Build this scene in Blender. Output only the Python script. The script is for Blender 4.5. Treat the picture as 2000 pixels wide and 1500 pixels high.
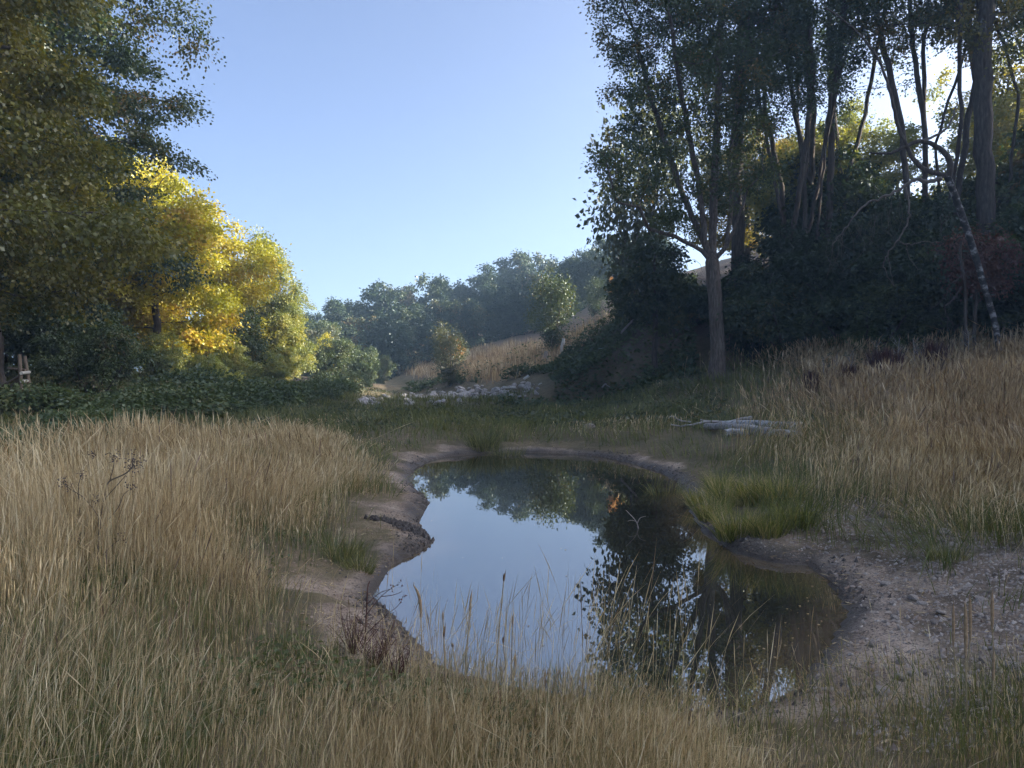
import bpy, math, random
import numpy as np

for o in list(bpy.data.objects):
    bpy.data.objects.remove(o)
sc = bpy.context.scene
COL = sc.collection
R = math.radians

# ------------------------------------------------------------------ camera, sky, sun, exposure
CAM_Z = 2.0
PITCH = 1.0            # degrees below the horizontal
FPX = 1500.0           # focal length in pixels of a 2000 px wide frame
cam_data = bpy.data.cameras.new('camera')
cam_data.sensor_width = 36.0
cam_data.lens = 36.0 * FPX / 2000.0
cam_data.clip_start = 0.05
cam_data.clip_end = 3000.0
cam = bpy.data.objects.new('camera', cam_data)
COL.objects.link(cam)
cam.location = (0, 0, CAM_Z)
cam.rotation_euler = (R(90 - PITCH), 0, 0)
sc.camera = cam

SUN_AZ, SUN_EL = 88.0, 21.0       # azimuth measured from the view direction (+Y) towards +X
world = bpy.data.worlds.new('World')
sc.world = world
world.use_nodes = True
wn = world.node_tree
bg = wn.nodes['Background']
sky = wn.nodes.new('ShaderNodeTexSky')
sky.sky_type = 'NISHITA'
sky.sun_disc = False
sky.sun_elevation = R(SUN_EL)
sky.sun_rotation = R(SUN_AZ)
sky.air_density = 0.3
sky.dust_density = 6.0
sky.ozone_density = 3.5
wn.links.new(sky.outputs[0], bg.inputs[0])
bg.inputs[1].default_value = 0.15

sun_data = bpy.data.lights.new('sun', 'SUN')
sun_data.energy = 5.0
sun_data.angle = R(0.5)
sun_data.color = (1.0, 0.92, 0.76)
sun = bpy.data.objects.new('sun', sun_data)
COL.objects.link(sun)
sun.location = (60, 20, 40)
sun.rotation_euler = (R(90 - SUN_EL), 0, R(180 - SUN_AZ))

vs = sc.view_settings
vs.view_transform = 'Standard'
vs.look = 'None'
vs.gamma = 1.0
vs.use_curve_mapping = False
vs.exposure = 2.0

cy = sc.cycles
cy.max_bounces = 7
cy.use_light_tree = False
cy.diffuse_bounces = 5
cy.use_adaptive_sampling = True
cy.adaptive_threshold = 0.02
cy.glossy_bounces = 2
cy.transmission_bounces = 4
cy.volume_bounces = 0
cy.transparent_max_bounces = 4
cy.use_denoising = True
cy.caustics_reflective = False
cy.caustics_refractive = False

# ------------------------------------------------------------------ helpers
rng = np.random.default_rng(11)
random.seed(5)
_p = R(PITCH)


def ray(u, v):
    x = (u - 1000.0) / FPX
    w = (750.0 - v) / FPX
    return np.array([x, math.cos(_p) + w * math.sin(_p), -math.sin(_p) + w * math.cos(_p)])


def at(u, v, Y):
    """point at depth Y seen at photo pixel (u, v)"""
    d = ray(u, v)
    return d * (Y / d[1]) + np.array([0, 0, CAM_Z])


def on_plane(u, v, z=0.0):
    d = ray(u, v)
    return d * ((z - CAM_Z) / d[2]) + np.array([0, 0, CAM_Z])


def smooth(a, b, x):
    t = np.clip((x - a) / (b - a), 0, 1)
    return t * t * (3 - 2 * t)


_lat = np.random.default_rng(3).random((8, 256, 256))


def vnoise(x, y, s=0):
    x = np.asarray(x, float); y = np.asarray(y, float)
    xi = np.floor(x).astype(int); yi = np.floor(y).astype(int)
    fx = x - xi; fy = y - yi
    fx = fx * fx * (3 - 2 * fx); fy = fy * fy * (3 - 2 * fy)
    L = _lat[s % 8]
    a = L[xi & 255, yi & 255]; b = L[(xi + 1) & 255, yi & 255]
    c = L[xi & 255, (yi + 1) & 255]; d = L[(xi + 1) & 255, (yi + 1) & 255]
    return (a * (1 - fx) + b * fx) * (1 - fy) + (c * (1 - fx) + d * fx) * fy


def fbm(x, y, s=0, n=3):
    t = 0; a = 0.5; k = 0
    for i in range(n):
        t = t + a * vnoise(x * 2 ** i + 17 * i, y * 2 ** i + 9 * i, s + i); k += a; a *= 0.5
    return t / k


def build_mesh(name, V, faces, mat=None, smooth_shade=False, attrs=None):
    """V (n,3); faces: list of int arrays (m,3) or (m,4); attrs {name: per-vertex floats}"""
    me = bpy.data.meshes.new(name)
    V = np.asarray(V, np.float32)
    faces = [np.asarray(f, np.int32) for f in faces if len(f)]
    loops = np.concatenate([f.ravel() for f in faces])
    tot = np.concatenate([np.full(len(f), f.shape[1], np.int32) for f in faces])
    start = np.concatenate([[0], np.cumsum(tot)[:-1]]).astype(np.int32)
    me.vertices.add(len(V)); me.vertices.foreach_set('co', V.ravel())
    me.loops.add(len(loops)); me.loops.foreach_set('vertex_index', loops)
    me.polygons.add(len(tot)); me.polygons.foreach_set('loop_start', start)
    me.polygons.foreach_set('loop_total', tot)
    if smooth_shade:
        me.polygons.foreach_set('use_smooth', np.ones(len(tot), bool))
    if attrs:
        for k, a in attrs.items():
            at_ = me.attributes.new(k, 'FLOAT', 'POINT')
            at_.data.foreach_set('value', np.asarray(a, np.float32))
    if mat:
        me.materials.append(mat)
    me.update(calc_edges=True)
    return me


def link(name, data, parent=None, loc=None, label=None, cat=None, group=None, kind=None, rot=None, scale=None):
    o = bpy.data.objects.new(name, data)
    COL.objects.link(o)
    if parent is not None:
        o.parent = parent
    if loc is not None:
        o.location = loc
    if rot is not None:
        o.rotation_euler = rot
    if scale is not None:
        o.scale = scale if hasattr(scale, '__len__') else (scale,) * 3
    for k, v in (('label', label), ('category', cat), ('group', group), ('kind', kind)):
        if v:
            o[k] = v
    return o


# ------------------------------------------------------------------ materials
def srgb(r, g, b):
    f = lambda c: (c / 255 / 12.92) if c / 255 <= 0.04045 else ((c / 255 + 0.055) / 1.055) ** 2.4
    return (f(r), f(g), f(b), 1)


def mat_new(name):
    m = bpy.data.materials.new(name)
    m.use_nodes = True
    nt = m.node_tree
    for n in list(nt.nodes):
        nt.nodes.remove(n)
    out = nt.nodes.new('ShaderNodeOutputMaterial')
    return m, nt, out


def ramp(nt, src, stops):
    r = nt.nodes.new('ShaderNodeValToRGB')
    e = r.color_ramp.elements
    while len(e) < len(stops):
        e.new(0.5)
    for i, (p, c) in enumerate(stops):
        e[i].position = p
        e[i].color = tuple(c) if len(c) == 4 else tuple(c) + (1,)
    nt.links.new(src, r.inputs[0])
    return r.outputs[0]


def attr(nt, name):
    a = nt.nodes.new('ShaderNodeAttribute')
    a.attribute_name = name
    return a.outputs['Fac']


def math_(nt, op, a, b=None):
    n = nt.nodes.new('ShaderNodeMath'); n.operation = op
    for i, s in enumerate((a, b)):
        if s is None:
            continue
        if isinstance(s, (int, float)):
            n.inputs[i].default_value = s
        else:
            nt.links.new(s, n.inputs[i])
    return n.outputs[0]


def mixcol(nt, fac, a, b, mode='MIX'):
    n = nt.nodes.new('ShaderNodeMix'); n.data_type = 'RGBA'; n.blend_type = mode
    for i, s in ((0, fac), (6, a), (7, b)):
        if isinstance(s, (int, float)):
            n.inputs[i].default_value = s
        elif isinstance(s, (tuple, list)):
            n.inputs[i].default_value = tuple(s) if len(s) == 4 else tuple(s) + (1,)
        else:
            nt.links.new(s, n.inputs[i])
    return n.outputs[2]


def noise(nt, scale, detail=3, rough=0.6, coord='Object', stretch=None, dist=0.0):
    tc = nt.nodes.new('ShaderNodeTexCoord')
    src = tc.outputs[coord]
    if stretch:
        mp = nt.nodes.new('ShaderNodeMapping'); mp.inputs['Scale'].default_value = stretch
        nt.links.new(src, mp.inputs[0]); src = mp.outputs[0]
    n = nt.nodes.new('ShaderNodeTexNoise')
    n.inputs['Scale'].default_value = scale; n.inputs['Detail'].default_value = detail
    n.inputs['Roughness'].default_value = rough; n.inputs['Distortion'].default_value = dist
    nt.links.new(src, n.inputs['Vector'])
    return n.outputs['Fac']


def leaf_mat(name, stops, trans=0.4, tcol=(1.25, 1.2, 0.6), gloss=0.035, var=0.25):
    """stops: colours along the per-leaf tint; leaves pass light through"""
    m, nt, out = mat_new(name)
    oi = nt.nodes.new('ShaderNodeObjectInfo')
    t = attr(nt, 'tint')
    off = math_(nt, 'MULTIPLY', math_(nt, 'SUBTRACT', oi.outputs['Random'], 0.5), var)
    t = math_(nt, 'ADD', t, off)
    c = ramp(nt, t, stops)
    df = nt.nodes.new('ShaderNodeBsdfDiffuse'); nt.links.new(c, df.inputs[0])
    tr = nt.nodes.new('ShaderNodeBsdfTranslucent')
    tc = mixcol(nt, 1.0, c, tcol, 'MULTIPLY'); nt.links.new(tc, tr.inputs[0])
    mx = nt.nodes.new('ShaderNodeMixShader'); mx.inputs[0].default_value = trans
    nt.links.new(df.outputs[0], mx.inputs[1]); nt.links.new(tr.outputs[0], mx.inputs[2])
    last = mx
    if gloss:
        gl = nt.nodes.new('ShaderNodeBsdfGlossy'); gl.inputs['Roughness'].default_value = 0.45
        gl.inputs[0].default_value = (0.8, 0.85, 0.9, 1)
        m2 = nt.nodes.new('ShaderNodeMixShader'); m2.inputs[0].default_value = gloss
        nt.links.new(mx.outputs[0], m2.inputs[1]); nt.links.new(gl.outputs[0], m2.inputs[2]); last = m2
    nt.links.new(last.outputs[0], out.inputs[0])
    return m


def plain_mat(name, stops, scale=8, stretch=None, rough=0.9, bump=0.3, detail=4, bump_dist=0.02, bscale=None):
    m, nt, out = mat_new(name)
    n = noise(nt, scale, detail, 0.65, stretch=stretch)
    c = ramp(nt, n, stops)
    b = nt.nodes.new('ShaderNodeBsdfPrincipled')
    b.inputs['Roughness'].default_value = rough
    b.inputs['Specular IOR Level'].default_value = 0.25
    nt.links.new(c, b.inputs['Base Color'])
    if bump:
        bn = nt.nodes.new('ShaderNodeBump'); bn.inputs['Strength'].default_value = bump
        bn.inputs['Distance'].default_value = bump_dist
        h = n if not bscale else noise(nt, bscale, 4, 0.7, stretch=stretch)
        nt.links.new(h, bn.inputs['Height']); nt.links.new(bn.outputs[0], b.inputs['Normal'])
    nt.links.new(b.outputs[0], out.inputs[0])
    return m


M = {}
M['bark'] = plain_mat('bark_brown', [(0.3, (0.035, 0.027, 0.021)), (0.55, (0.085, 0.068, 0.055)), (0.75, (0.15, 0.125, 0.105))],
                      5, (3, 3, 0.6), bump=0.8, bump_dist=0.05)
M['bark_pale'] = plain_mat('bark_grey', [(0.3, (0.06, 0.046, 0.035)), (0.5, (0.13, 0.103, 0.082)), (0.75, (0.25, 0.205, 0.17))],
                           6, (3, 3, 0.5), bump=1.0, bump_dist=0.10)
M['birch'] = plain_mat('bark_birch', [(0.45, (0.03, 0.027, 0.025)), (0.53, (0.08, 0.072, 0.066)), (0.60, (0.28, 0.27, 0.26)), (0.8, (0.40, 0.39, 0.38))],
                       3.6, (1.0, 1.0, 1.3), bump=0.3)
M['dead'] = plain_mat('dead_wood', [(0.3, (0.20, 0.17, 0.15)), (0.7, (0.42, 0.38, 0.34))], 9, (3, 3, 0.6), bump=0.5)
M['dead_dim'] = plain_mat('dead_wood_dark', [(0.3, (0.09, 0.075, 0.062)), (0.7, (0.20, 0.17, 0.145))], 9, (3, 3, 0.6), bump=0.5)
M['white_wood'] = plain_mat('bleached_wood', [(0.3, (0.45, 0.43, 0.40)), (0.7, (0.75, 0.73, 0.69))], 7, (3, 3, 0.7), bump=0.4)
M['log_birch'] = plain_mat('log_birch_bark', [(0.33, (0.06, 0.055, 0.05)), (0.43, (0.26, 0.25, 0.24)), (0.6, (0.52, 0.50, 0.48)), (0.8, (0.66, 0.65, 0.62))],
                           5, (0.7, 2.0, 2.0), bump=0.4)
M['log_grey'] = plain_mat('log_grey_bark', [(0.3, (0.17, 0.15, 0.135)), (0.55, (0.36, 0.325, 0.29)), (0.75, (0.54, 0.50, 0.46))], 6, (0.8, 3, 3), bump=0.6)
M['endgrain'] = plain_mat('log_end', [(0.3, (0.32, 0.25, 0.17)), (0.7, (0.5, 0.41, 0.30))], 14, bump=0.2)
M['rung'] = plain_mat('ladder_rung_wood', [(0.3, (0.36, 0.33, 0.28)), (0.7, (0.62, 0.58, 0.50))], 10, (1, 4, 4), bump=0.3)
M['rail'] = plain_mat('ladder_post_wood', [(0.3, (0.10, 0.075, 0.055)), (0.7, (0.24, 0.18, 0.13))], 10, (4, 4, 0.7), bump=0.4)
M['stone'] = plain_mat('pale_stone', [(0.25, (0.19, 0.15, 0.115)), (0.5, (0.35, 0.29, 0.235)), (0.75, (0.52, 0.455, 0.385))], 9, bump=0.7, bump_dist=0.02)
M['stone_brown'] = plain_mat('brown_stone', [(0.25, (0.13, 0.10, 0.08)), (0.5, (0.25, 0.20, 0.16)), (0.75, (0.38, 0.32, 0.27))], 9, bump=0.7, bump_dist=0.02)
M['rubble'] = plain_mat('rubble_stone', [(0.25, (0.22, 0.195, 0.175)), (0.5, (0.38, 0.345, 0.32)), (0.75, (0.53, 0.495, 0.465))], 3, bump=0.7, bump_dist=0.05)
M['mud_clod'] = plain_mat('mud_clod', [(0.3, (0.045, 0.036, 0.029)), (0.7, (0.11, 0.09, 0.075))], 20, rough=0.6, bump=0.6)
M['mud_crumb'] = plain_mat('mud_crumb', [(0.3, (0.17, 0.115, 0.08)), (0.7, (0.38, 0.275, 0.195))], 14, bump=0.5)
M['bulrush'] = plain_mat('bulrush_head_brown', [(0.3, (0.10, 0.055, 0.03)), (0.7, (0.22, 0.135, 0.075))], 40, rough=1, bump=0.4, bump_dist=0.004)
M['bulrush_tan'] = plain_mat('bulrush_head_tan', [(0.3, (0.22, 0.14, 0.075)), (0.7, (0.42, 0.29, 0.17))], 40, rough=1, bump=0.4, bump_dist=0.004)
M['weed_stem'] = plain_mat('weed_stem', [(0.3, (0.075, 0.06, 0.04)), (0.7, (0.16, 0.13, 0.09))], 20, bump=0.2)
M['weed_head'] = plain_mat('weed_seed_head', [(0.3, (0.045, 0.032, 0.028)), (0.6, (0.12, 0.09, 0.08)), (0.8, (0.34, 0.28, 0.25))], 60, bump=0.2)
M['weed_red'] = plain_mat('weed_red_brown', [(0.3, (0.06, 0.025, 0.02)), (0.7, (0.15, 0.07, 0.055))], 20, bump=0.2)
M['straw_stem'] = plain_mat('straw_stem', [(0.3, (0.26, 0.19, 0.10)), (0.7, (0.44, 0.34, 0.20))], 20, bump=0.0)

M['oak_leaf'] = leaf_mat('oak_leaves', [(0.0, (0.024, 0.043, 0.018)), (0.45, (0.049, 0.078, 0.024)), (0.8, (0.101, 0.119, 0.03)), (1.0, (0.23, 0.135, 0.041))], 0.42, var=0.3)
M['maple_leaf'] = leaf_mat('maple_leaves', [(0.0, (0.07, 0.078, 0.016)), (0.45, (0.135, 0.13, 0.024)), (0.85, (0.225, 0.18, 0.03)), (1.0, (0.31, 0.20, 0.036))], 0.42, var=0.2)
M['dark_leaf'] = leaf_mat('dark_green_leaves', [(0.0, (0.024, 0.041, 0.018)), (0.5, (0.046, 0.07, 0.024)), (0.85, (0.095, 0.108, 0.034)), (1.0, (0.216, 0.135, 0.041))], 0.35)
M['yellow_leaf'] = leaf_mat('yellow_leaves', [(0.0, (0.21, 0.235, 0.02)), (0.45, (0.40, 0.37, 0.03)), (0.8, (0.52, 0.41, 0.04)), (1.0, (0.55, 0.32, 0.05))], 0.45, (1.15, 1.1, 0.5))
M['pale_leaf'] = leaf_mat('pale_green_leaves', [(0.0, (0.13, 0.165, 0.045)), (0.5, (0.24, 0.26, 0.075)), (1.0, (0.42, 0.34, 0.07))], 0.45)
M['hill_leaf'] = leaf_mat('hillside_leaves', [(0.0, (0.016, 0.030, 0.017)), (0.5, (0.032, 0.054, 0.026)), (0.85, (0.064, 0.082, 0.034)), (1.0, (0.15, 0.10, 0.04))], 0.22, var=0.5)
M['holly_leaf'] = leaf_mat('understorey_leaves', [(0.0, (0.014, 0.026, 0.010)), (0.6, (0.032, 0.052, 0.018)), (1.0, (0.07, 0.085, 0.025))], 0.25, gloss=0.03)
M['bramble_leaf'] = leaf_mat('bramble_leaves', [(0.0, (0.045, 0.068, 0.026)), (0.55, (0.092, 0.122, 0.045)), (0.85, (0.15, 0.17, 0.065)), (1.0, (0.22, 0.16, 0.08))], 0.3)
M['scrub_leaf'] = leaf_mat('scrub_leaves', [(0.0, (0.06, 0.075, 0.035)), (0.5, (0.10, 0.11, 0.055)), (1.0, (0.17, 0.14, 0.07))], 0.35)
M['orange_leaf'] = leaf_mat('orange_leaves', [(0.0, (0.36, 0.17, 0.045)), (0.6, (0.52, 0.27, 0.08)), (1.0, (0.60, 0.38, 0.15))], 0.45)
M['red_leaf'] = leaf_mat('withered_red_leaves', [(0.0, (0.075, 0.028, 0.02)), (0.5, (0.13, 0.055, 0.04)), (1.0, (0.20, 0.10, 0.07))], 0.3)
M['straw'] = leaf_mat('dry_grass', [(0.0, (0.20, 0.135, 0.06)), (0.3, (0.42, 0.31, 0.155)), (0.65, (0.64, 0.50, 0.28)), (1.0, (0.84, 0.73, 0.49))], 0.38, (1.1, 1.0, 0.85), 0.02)
M['straw_red'] = leaf_mat('dry_grass_reddish', [(0.0, (0.18, 0.115, 0.055)), (0.4, (0.38, 0.27, 0.145)), (0.75, (0.58, 0.44, 0.25)), (1.0, (0.78, 0.66, 0.45))], 0.38, (1.1, 1.0, 0.85), 0.02)
M['green_blade'] = leaf_mat('green_grass', [(0.0, (0.07, 0.085, 0.026)), (0.45, (0.15, 0.165, 0.055)), (0.75, (0.26, 0.245, 0.10)), (1.0, (0.50, 0.40, 0.20))], 0.38, (1.2, 1.15, 0.6), 0.03)
M['rush_blade'] = leaf_mat('rush_blades', [(0.0, (0.08, 0.10, 0.022)), (0.45, (0.19, 0.21, 0.04)), (0.8, (0.30, 0.29, 0.07)), (0.9, (0.42, 0.33, 0.14)), (1.0, (0.55, 0.43, 0.22))], 0.4, (1.2, 1.15, 0.6), 0.03)
M['seed_stalk'] = leaf_mat('seed_stalks', [(0.0, (0.07, 0.04, 0.025)), (0.6, (0.16, 0.10, 0.06)), (1.0, (0.30, 0.20, 0.12))], 0.2)
M['dock'] = leaf_mat('dock_red_brown', [(0.0, (0.04, 0.014, 0.012)), (0.6, (0.085, 0.032, 0.025)), (1.0, (0.14, 0.06, 0.045))], 0.2)
M['fallen_leaf'] = leaf_mat('fallen_leaf', [(0.0, (0.25, 0.16, 0.07)), (1.0, (0.55, 0.42, 0.24))], 0.2)

# ------------------------------------------------------------------ terrain
SHORE_PX = [(870, 893), (930, 887), (1010, 884), (1100, 886), (1175, 892), (1230, 904), (1285, 920), (1320, 936), (1335, 960),
            (1350, 1000), (1375, 1040), (1440, 1082), (1520, 1102), (1575, 1104), (1615, 1135), (1643, 1172), (1655, 1205),
            (1634, 1245), (1617, 1285), (1570, 1325), (1530, 1375), (1440, 1405), (1330, 1400), (1220, 1392), (1110, 1368),
            (1000, 1352), (905, 1328), (850, 1305), (828, 1272), (792, 1237), (762, 1208), (736, 1188), (728, 1162),
            (745, 1132), (770, 1105), (795, 1087), (826, 1074), (842, 1062), (828, 1046), (818, 1012), (836, 982), (812, 960),
            (796, 936), (810, 914), (838, 901)]
SHORE = np.array([on_plane(u, v)[:2] for u, v in SHORE_PX])
TOE = np.array([(40, 24), (20, 29.5), (10.5, 32), (4.5, 36.5), (0.5, 41), (-4, 52), (-12, 76), (-30, 118), (-80, 210)], float)


def seg_dist(P, A, B):
    ab = B - A
    t = np.clip(((P - A) @ ab) / (ab @ ab), 0, 1)
    return np.linalg.norm(P - (A + t[:, None] * ab), axis=1)


def poly_sd(x, y, poly):
    """signed distance to a closed polygon, positive outside"""
    P = np.stack([x, y], 1)
    d = np.full(len(P), 1e9); inside = np.zeros(len(P), bool)
    n = len(poly)
    for i in range(n):
        A, B = poly[i], poly[(i + 1) % n]
        d = np.minimum(d, seg_dist(P, A, B))
        c = (A[1] > P[:, 1]) != (B[1] > P[:, 1])
        xx = (B[0] - A[0]) * (P[:, 1] - A[1]) / (B[1] - A[1] + 1e-12) + A[0]
        inside ^= c & (P[:, 0] < xx)
    return np.where(inside, -d, d)


def toe_sd(x, y):
    P = np.stack([x, y], 1)
    best = np.full(len(P), 1e9); sgn = np.ones(len(P))
    for i in range(len(TOE) - 1):
        A, B = TOE[i], TOE[i + 1]
        d = seg_dist(P, A, B)
        ab = B - A
        cr = ab[0] * (P[:, 1] - A[1]) - ab[1] * (P[:, 0] - A[0])
        k = d < best
        best = np.where(k, d, best); sgn = np.where(k, np.where(cr < 0, 1.0, -1.0), sgn)
    return best * sgn


POOL2 = (-1.0, 37.5, 5.5, 3.0)


def terrain(x, y, full=False):
    x = np.atleast_1d(np.asarray(x, float)); y = np.atleast_1d(np.asarray(y, float))
    z = np.full(x.shape, 0.42)
    # right-hand slope
    z = z + 0.125 * np.maximum(0, x - 4.8) * (0.55 + 0.45 * smooth(6, 16, y)) + 0.10 * np.clip(y - 21, 0, 14) * smooth(2.5, 9, x)
    # left bank under the wood
    z = z + 0.10 * np.clip(-x - 7.5, 0, 14) * smooth(8, 18, y)
    z = z + 0.16 * (fbm(x * 0.35, y * 0.35, 1) - 0.5) + 0.05 * (fbm(x * 1.7, y * 1.7, 2) - 0.5)
    # valley floor falls gently behind the pond
    z = z - 0.12 * smooth(18, 30, y) * smooth(6, 2, x)
    # steep hill
    t = toe_sd(x, y)
    h = np.maximum(0, t + 1.0 * (fbm(x * 0.25, y * 0.25, 4) - 0.5))
    hill = 15.0 * (1 - np.exp(-0.44 * h / 15.0))
    z = z + hill + 0.35 * smooth(0.5, 6, t) * (fbm(x * 0.6, y * 0.6, 5) - 0.5)
    # far valley lies low
    # second pool
    e = np.sqrt(((x - POOL2[0]) / POOL2[2]) ** 2 + ((y - POOL2[1]) / POOL2[3]) ** 2) + 0.25 * (fbm(x * 0.5, y * 0.5, 6) - 0.5)
    z = np.where(e < 1.6, z * smooth(0.95, 1.6, e) + (-0.35 + 0.0 * x) * (1 - smooth(0.75, 1.15, e)), z)
    # pond basin
    d = poly_sd(x, y, SHORE)
    dn = d + 0.10 * (fbm(x * 2.2, y * 2.2, 3) - 0.5) + 0.05 * (vnoise(x * 9, y * 9, 5) - 0.5)
    w = np.where(y > 13, 2.2, 2.2)
    rise = smooth(-0.2, 1, dn / w)
    bank = 0.010 + 0.045 * smooth(0.0, 0.25, dn) + (z - 0.06) * rise
    z = np.where(dn > 0, np.minimum(z + 0.05, bank) if True else z, np.maximum(-0.7, dn * 0.35 - 0.015))
    # ruts and lumps in the mud
    mudzone = smooth(1.6, 0.3, d) * (d > 0)
    z = z + mudzone * (0.11 * (fbm(x * 2.6, y * 2.6, 6) - 0.45) + 0.035 * (vnoise(x * 7.5, y * 7.5, 1) - 0.45)) * smooth(0, 0.12, d)
    if full:
        return z, d, t, e
    return z


def T1(x, y):
    return float(terrain([x], [y])[0])


def axis(lo, hi, dense_lo, dense_hi, step, grow_):
    a = list(np.arange(dense_lo, dense_hi, step))
    s = step; v = a[-1]
    while v < hi:
        s *= grow_; v += s; a.append(v)
    s = step; v = a[0]
    while v > lo:
        s *= grow_; v -= s; a.insert(0, v)
    return np.array(a)


gx = axis(-420, 420, -4.5, 5.5, 0.075, 1.05)
gy = axis(-160, 640, 2.5, 20.0, 0.075, 1.035)
GX, GY = np.meshgrid(gx, gy)
gz, gd, gt, ge = terrain(GX.ravel(), GY.ravel(), True)
nx, ny = len(gx), len(gy)
idx = np.arange(nx * ny).reshape(ny, nx)
quads = np.stack([idx[:-1, :-1].ravel(), idx[:-1, 1:].ravel(), idx[1:, 1:].ravel(), idx[1:, :-1].ravel()], 1)

X_, Y_ = GX.ravel(), GY.ravel()


def gravel_zone(x, y):
    g = smooth(1.25, 0.75, np.sqrt(((x - 4.0) / 1.3) ** 2 + ((y - 5.2) / 1.7) ** 2) + 0.5 * (fbm(x * 1.2, y * 1.2, 2) - 0.5))
    return g


def beach_width(x, y):
    """how far bare mud reaches from the water"""
    w = np.clip(1.5 * (fbm(x * 0.9, y * 0.9, 4) - 0.30), 0.04, 0.8) + 0.3 * (fbm(x * 3.1, y * 3.1, 2) - 0.5)
    w = np.maximum(w, 0.05)
    w = w + 0.45 * smooth(1.8, 0.5, np.hypot(x + 2.0, y - 9.4)) * (x < 0.5)       # sandy spit on the left
    w = w + 0.15 * smooth(1.5, 0.4, np.hypot(x + 1.4, y - 6.0))
    w = w + 0.10 * smooth(16, 18.5, y)                                            # far bank
    w = w + 0.35 * smooth(2.6, 0.5, np.hypot(x - 2.9, y - 6.0))                   # right bank
    return w


mud = smooth(1.2, 0.7, gd / beach_width(X_, Y_) + 0.7 * (fbm(X_ * 3.3, Y_ * 3.3, 6) - 0.5)) * (Y_ < 24)
wet = smooth(0.32, 0.02, gd + 0.25 * (fbm(X_ * 2, Y_ * 2, 1) - 0.5)) * (Y_ < 24)
gravel = np.maximum(gravel_zone(X_, Y_), 0.7 * smooth(2.0, 1.0, np.hypot(X_ - 3.3, (Y_ - 7.6) / 1.5))) * (gd > 0.2)
litter = smooth(1.0, 5.0, gt) * smooth(60, 44, Y_) * smooth(3, 7, X_) + smooth(-9, -13, X_) * (Y_ > 10) * (Y_ < 70)
litter = np.clip(np.maximum(litter, smooth(29, 31, Y_) * smooth(8, 11, X_)), 0, 1)
drygrass = np.clip(smooth(1.5, 3.5, gt) * smooth(48, 54, Y_), 0, 1)

m, nt, out = mat_new('ground_soil')
n1 = noise(nt, 0.9, 5, 0.6); n2 = noise(nt, 7, 5, 0.7); n3 = noise(nt, 40, 4, 0.7); n4 = noise(nt, 2.6, 4, 0.65)
c = mixcol(nt, ramp(nt, n1, [(0.35, (0, 0, 0)), (0.65, (1, 1, 1))]), (0.11, 0.095, 0.045), (0.26, 0.19, 0.11))
c = mixcol(nt, ramp(nt, n2, [(0.4, (0, 0, 0)), (0.7, (1, 1, 1))]), c, (0.12, 0.10, 0.05))
c_dry = mixcol(nt, n2, (0.20, 0.135, 0.08), (0.36, 0.255, 0.16))
c = mixcol(nt, attr(nt, 'drygrass'), c, c_dry)
c_lit = mixcol(nt, ramp(nt, n3, [(0.35, (0, 0, 0)), (0.7, (1, 1, 1))]), (0.045, 0.03, 0.02), (0.13, 0.085, 0.055))
c = mixcol(nt, attr(nt, 'litter'), c, c_lit)
c_grav = mixcol(nt, ramp(nt, n3, [(0.3, (0, 0, 0)), (0.7, (1, 1, 1))]), (0.20, 0.14, 0.095), (0.48, 0.365, 0.265))
c_grav = mixcol(nt, ramp(nt, n4, [(0.4, (0, 0, 0)), (0.62, (1, 1, 1))]), (0.15, 0.11, 0.075), c_grav)
c = mixcol(nt, attr(nt, 'gravel'), c, c_grav)
c_mud = mixcol(nt, ramp(nt, n4, [(0.38, (0, 0, 0)), (0.66, (1, 1, 1))]), (0.31, 0.225, 0.16), (0.62, 0.475, 0.35))
c_mud = mixcol(nt, ramp(nt, n3, [(0.52, (0, 0, 0)), (0.62, (1, 1, 1))]), c_mud, (0.11, 0.085, 0.065))
c = mixcol(nt, attr(nt, 'mud'), c, c_mud)
c_wet = mixcol(nt, n2, (0.035, 0.028, 0.022), (0.085, 0.068, 0.053))
wetf = math_(nt, 'MULTIPLY', attr(nt, 'wet'), 0.9)
c = mixcol(nt, wetf, c, c_wet)
b = nt.nodes.new('ShaderNodeBsdfPrincipled')
nt.links.new(c, b.inputs['Base Color'])
rr = math_(nt, 'SUBTRACT', 0.95, math_(nt, 'MULTIPLY', attr(nt, 'wet'), 0.5))
nt.links.new(rr, b.inputs['Roughness'])
b.inputs['Specular IOR Level'].default_value = 0.3
bn = nt.nodes.new('ShaderNodeBump'); bn.inputs['Strength'].default_value = 1.0; bn.inputs['Distance'].default_value = 0.07
hsum = math_(nt, 'ADD', math_(nt, 'MULTIPLY', n2, 0.8), math_(nt, 'MULTIPLY', n3, 0.5))
nt.links.new(hsum, bn.inputs['Height']); nt.links.new(bn.outputs[0], b.inputs['Normal'])
nt.links.new(b.outputs[0], out.inputs[0])
M['ground'] = m
gm = build_mesh('ground', np.stack([X_, Y_, gz], 1), [quads], M['ground'], True,
                {'mud': mud, 'wet': wet, 'gravel': gravel, 'litter': litter, 'drygrass': drygrass})
link('ground', gm, kind='structure', label='uneven valley ground of soil, mud and gravel')

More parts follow.
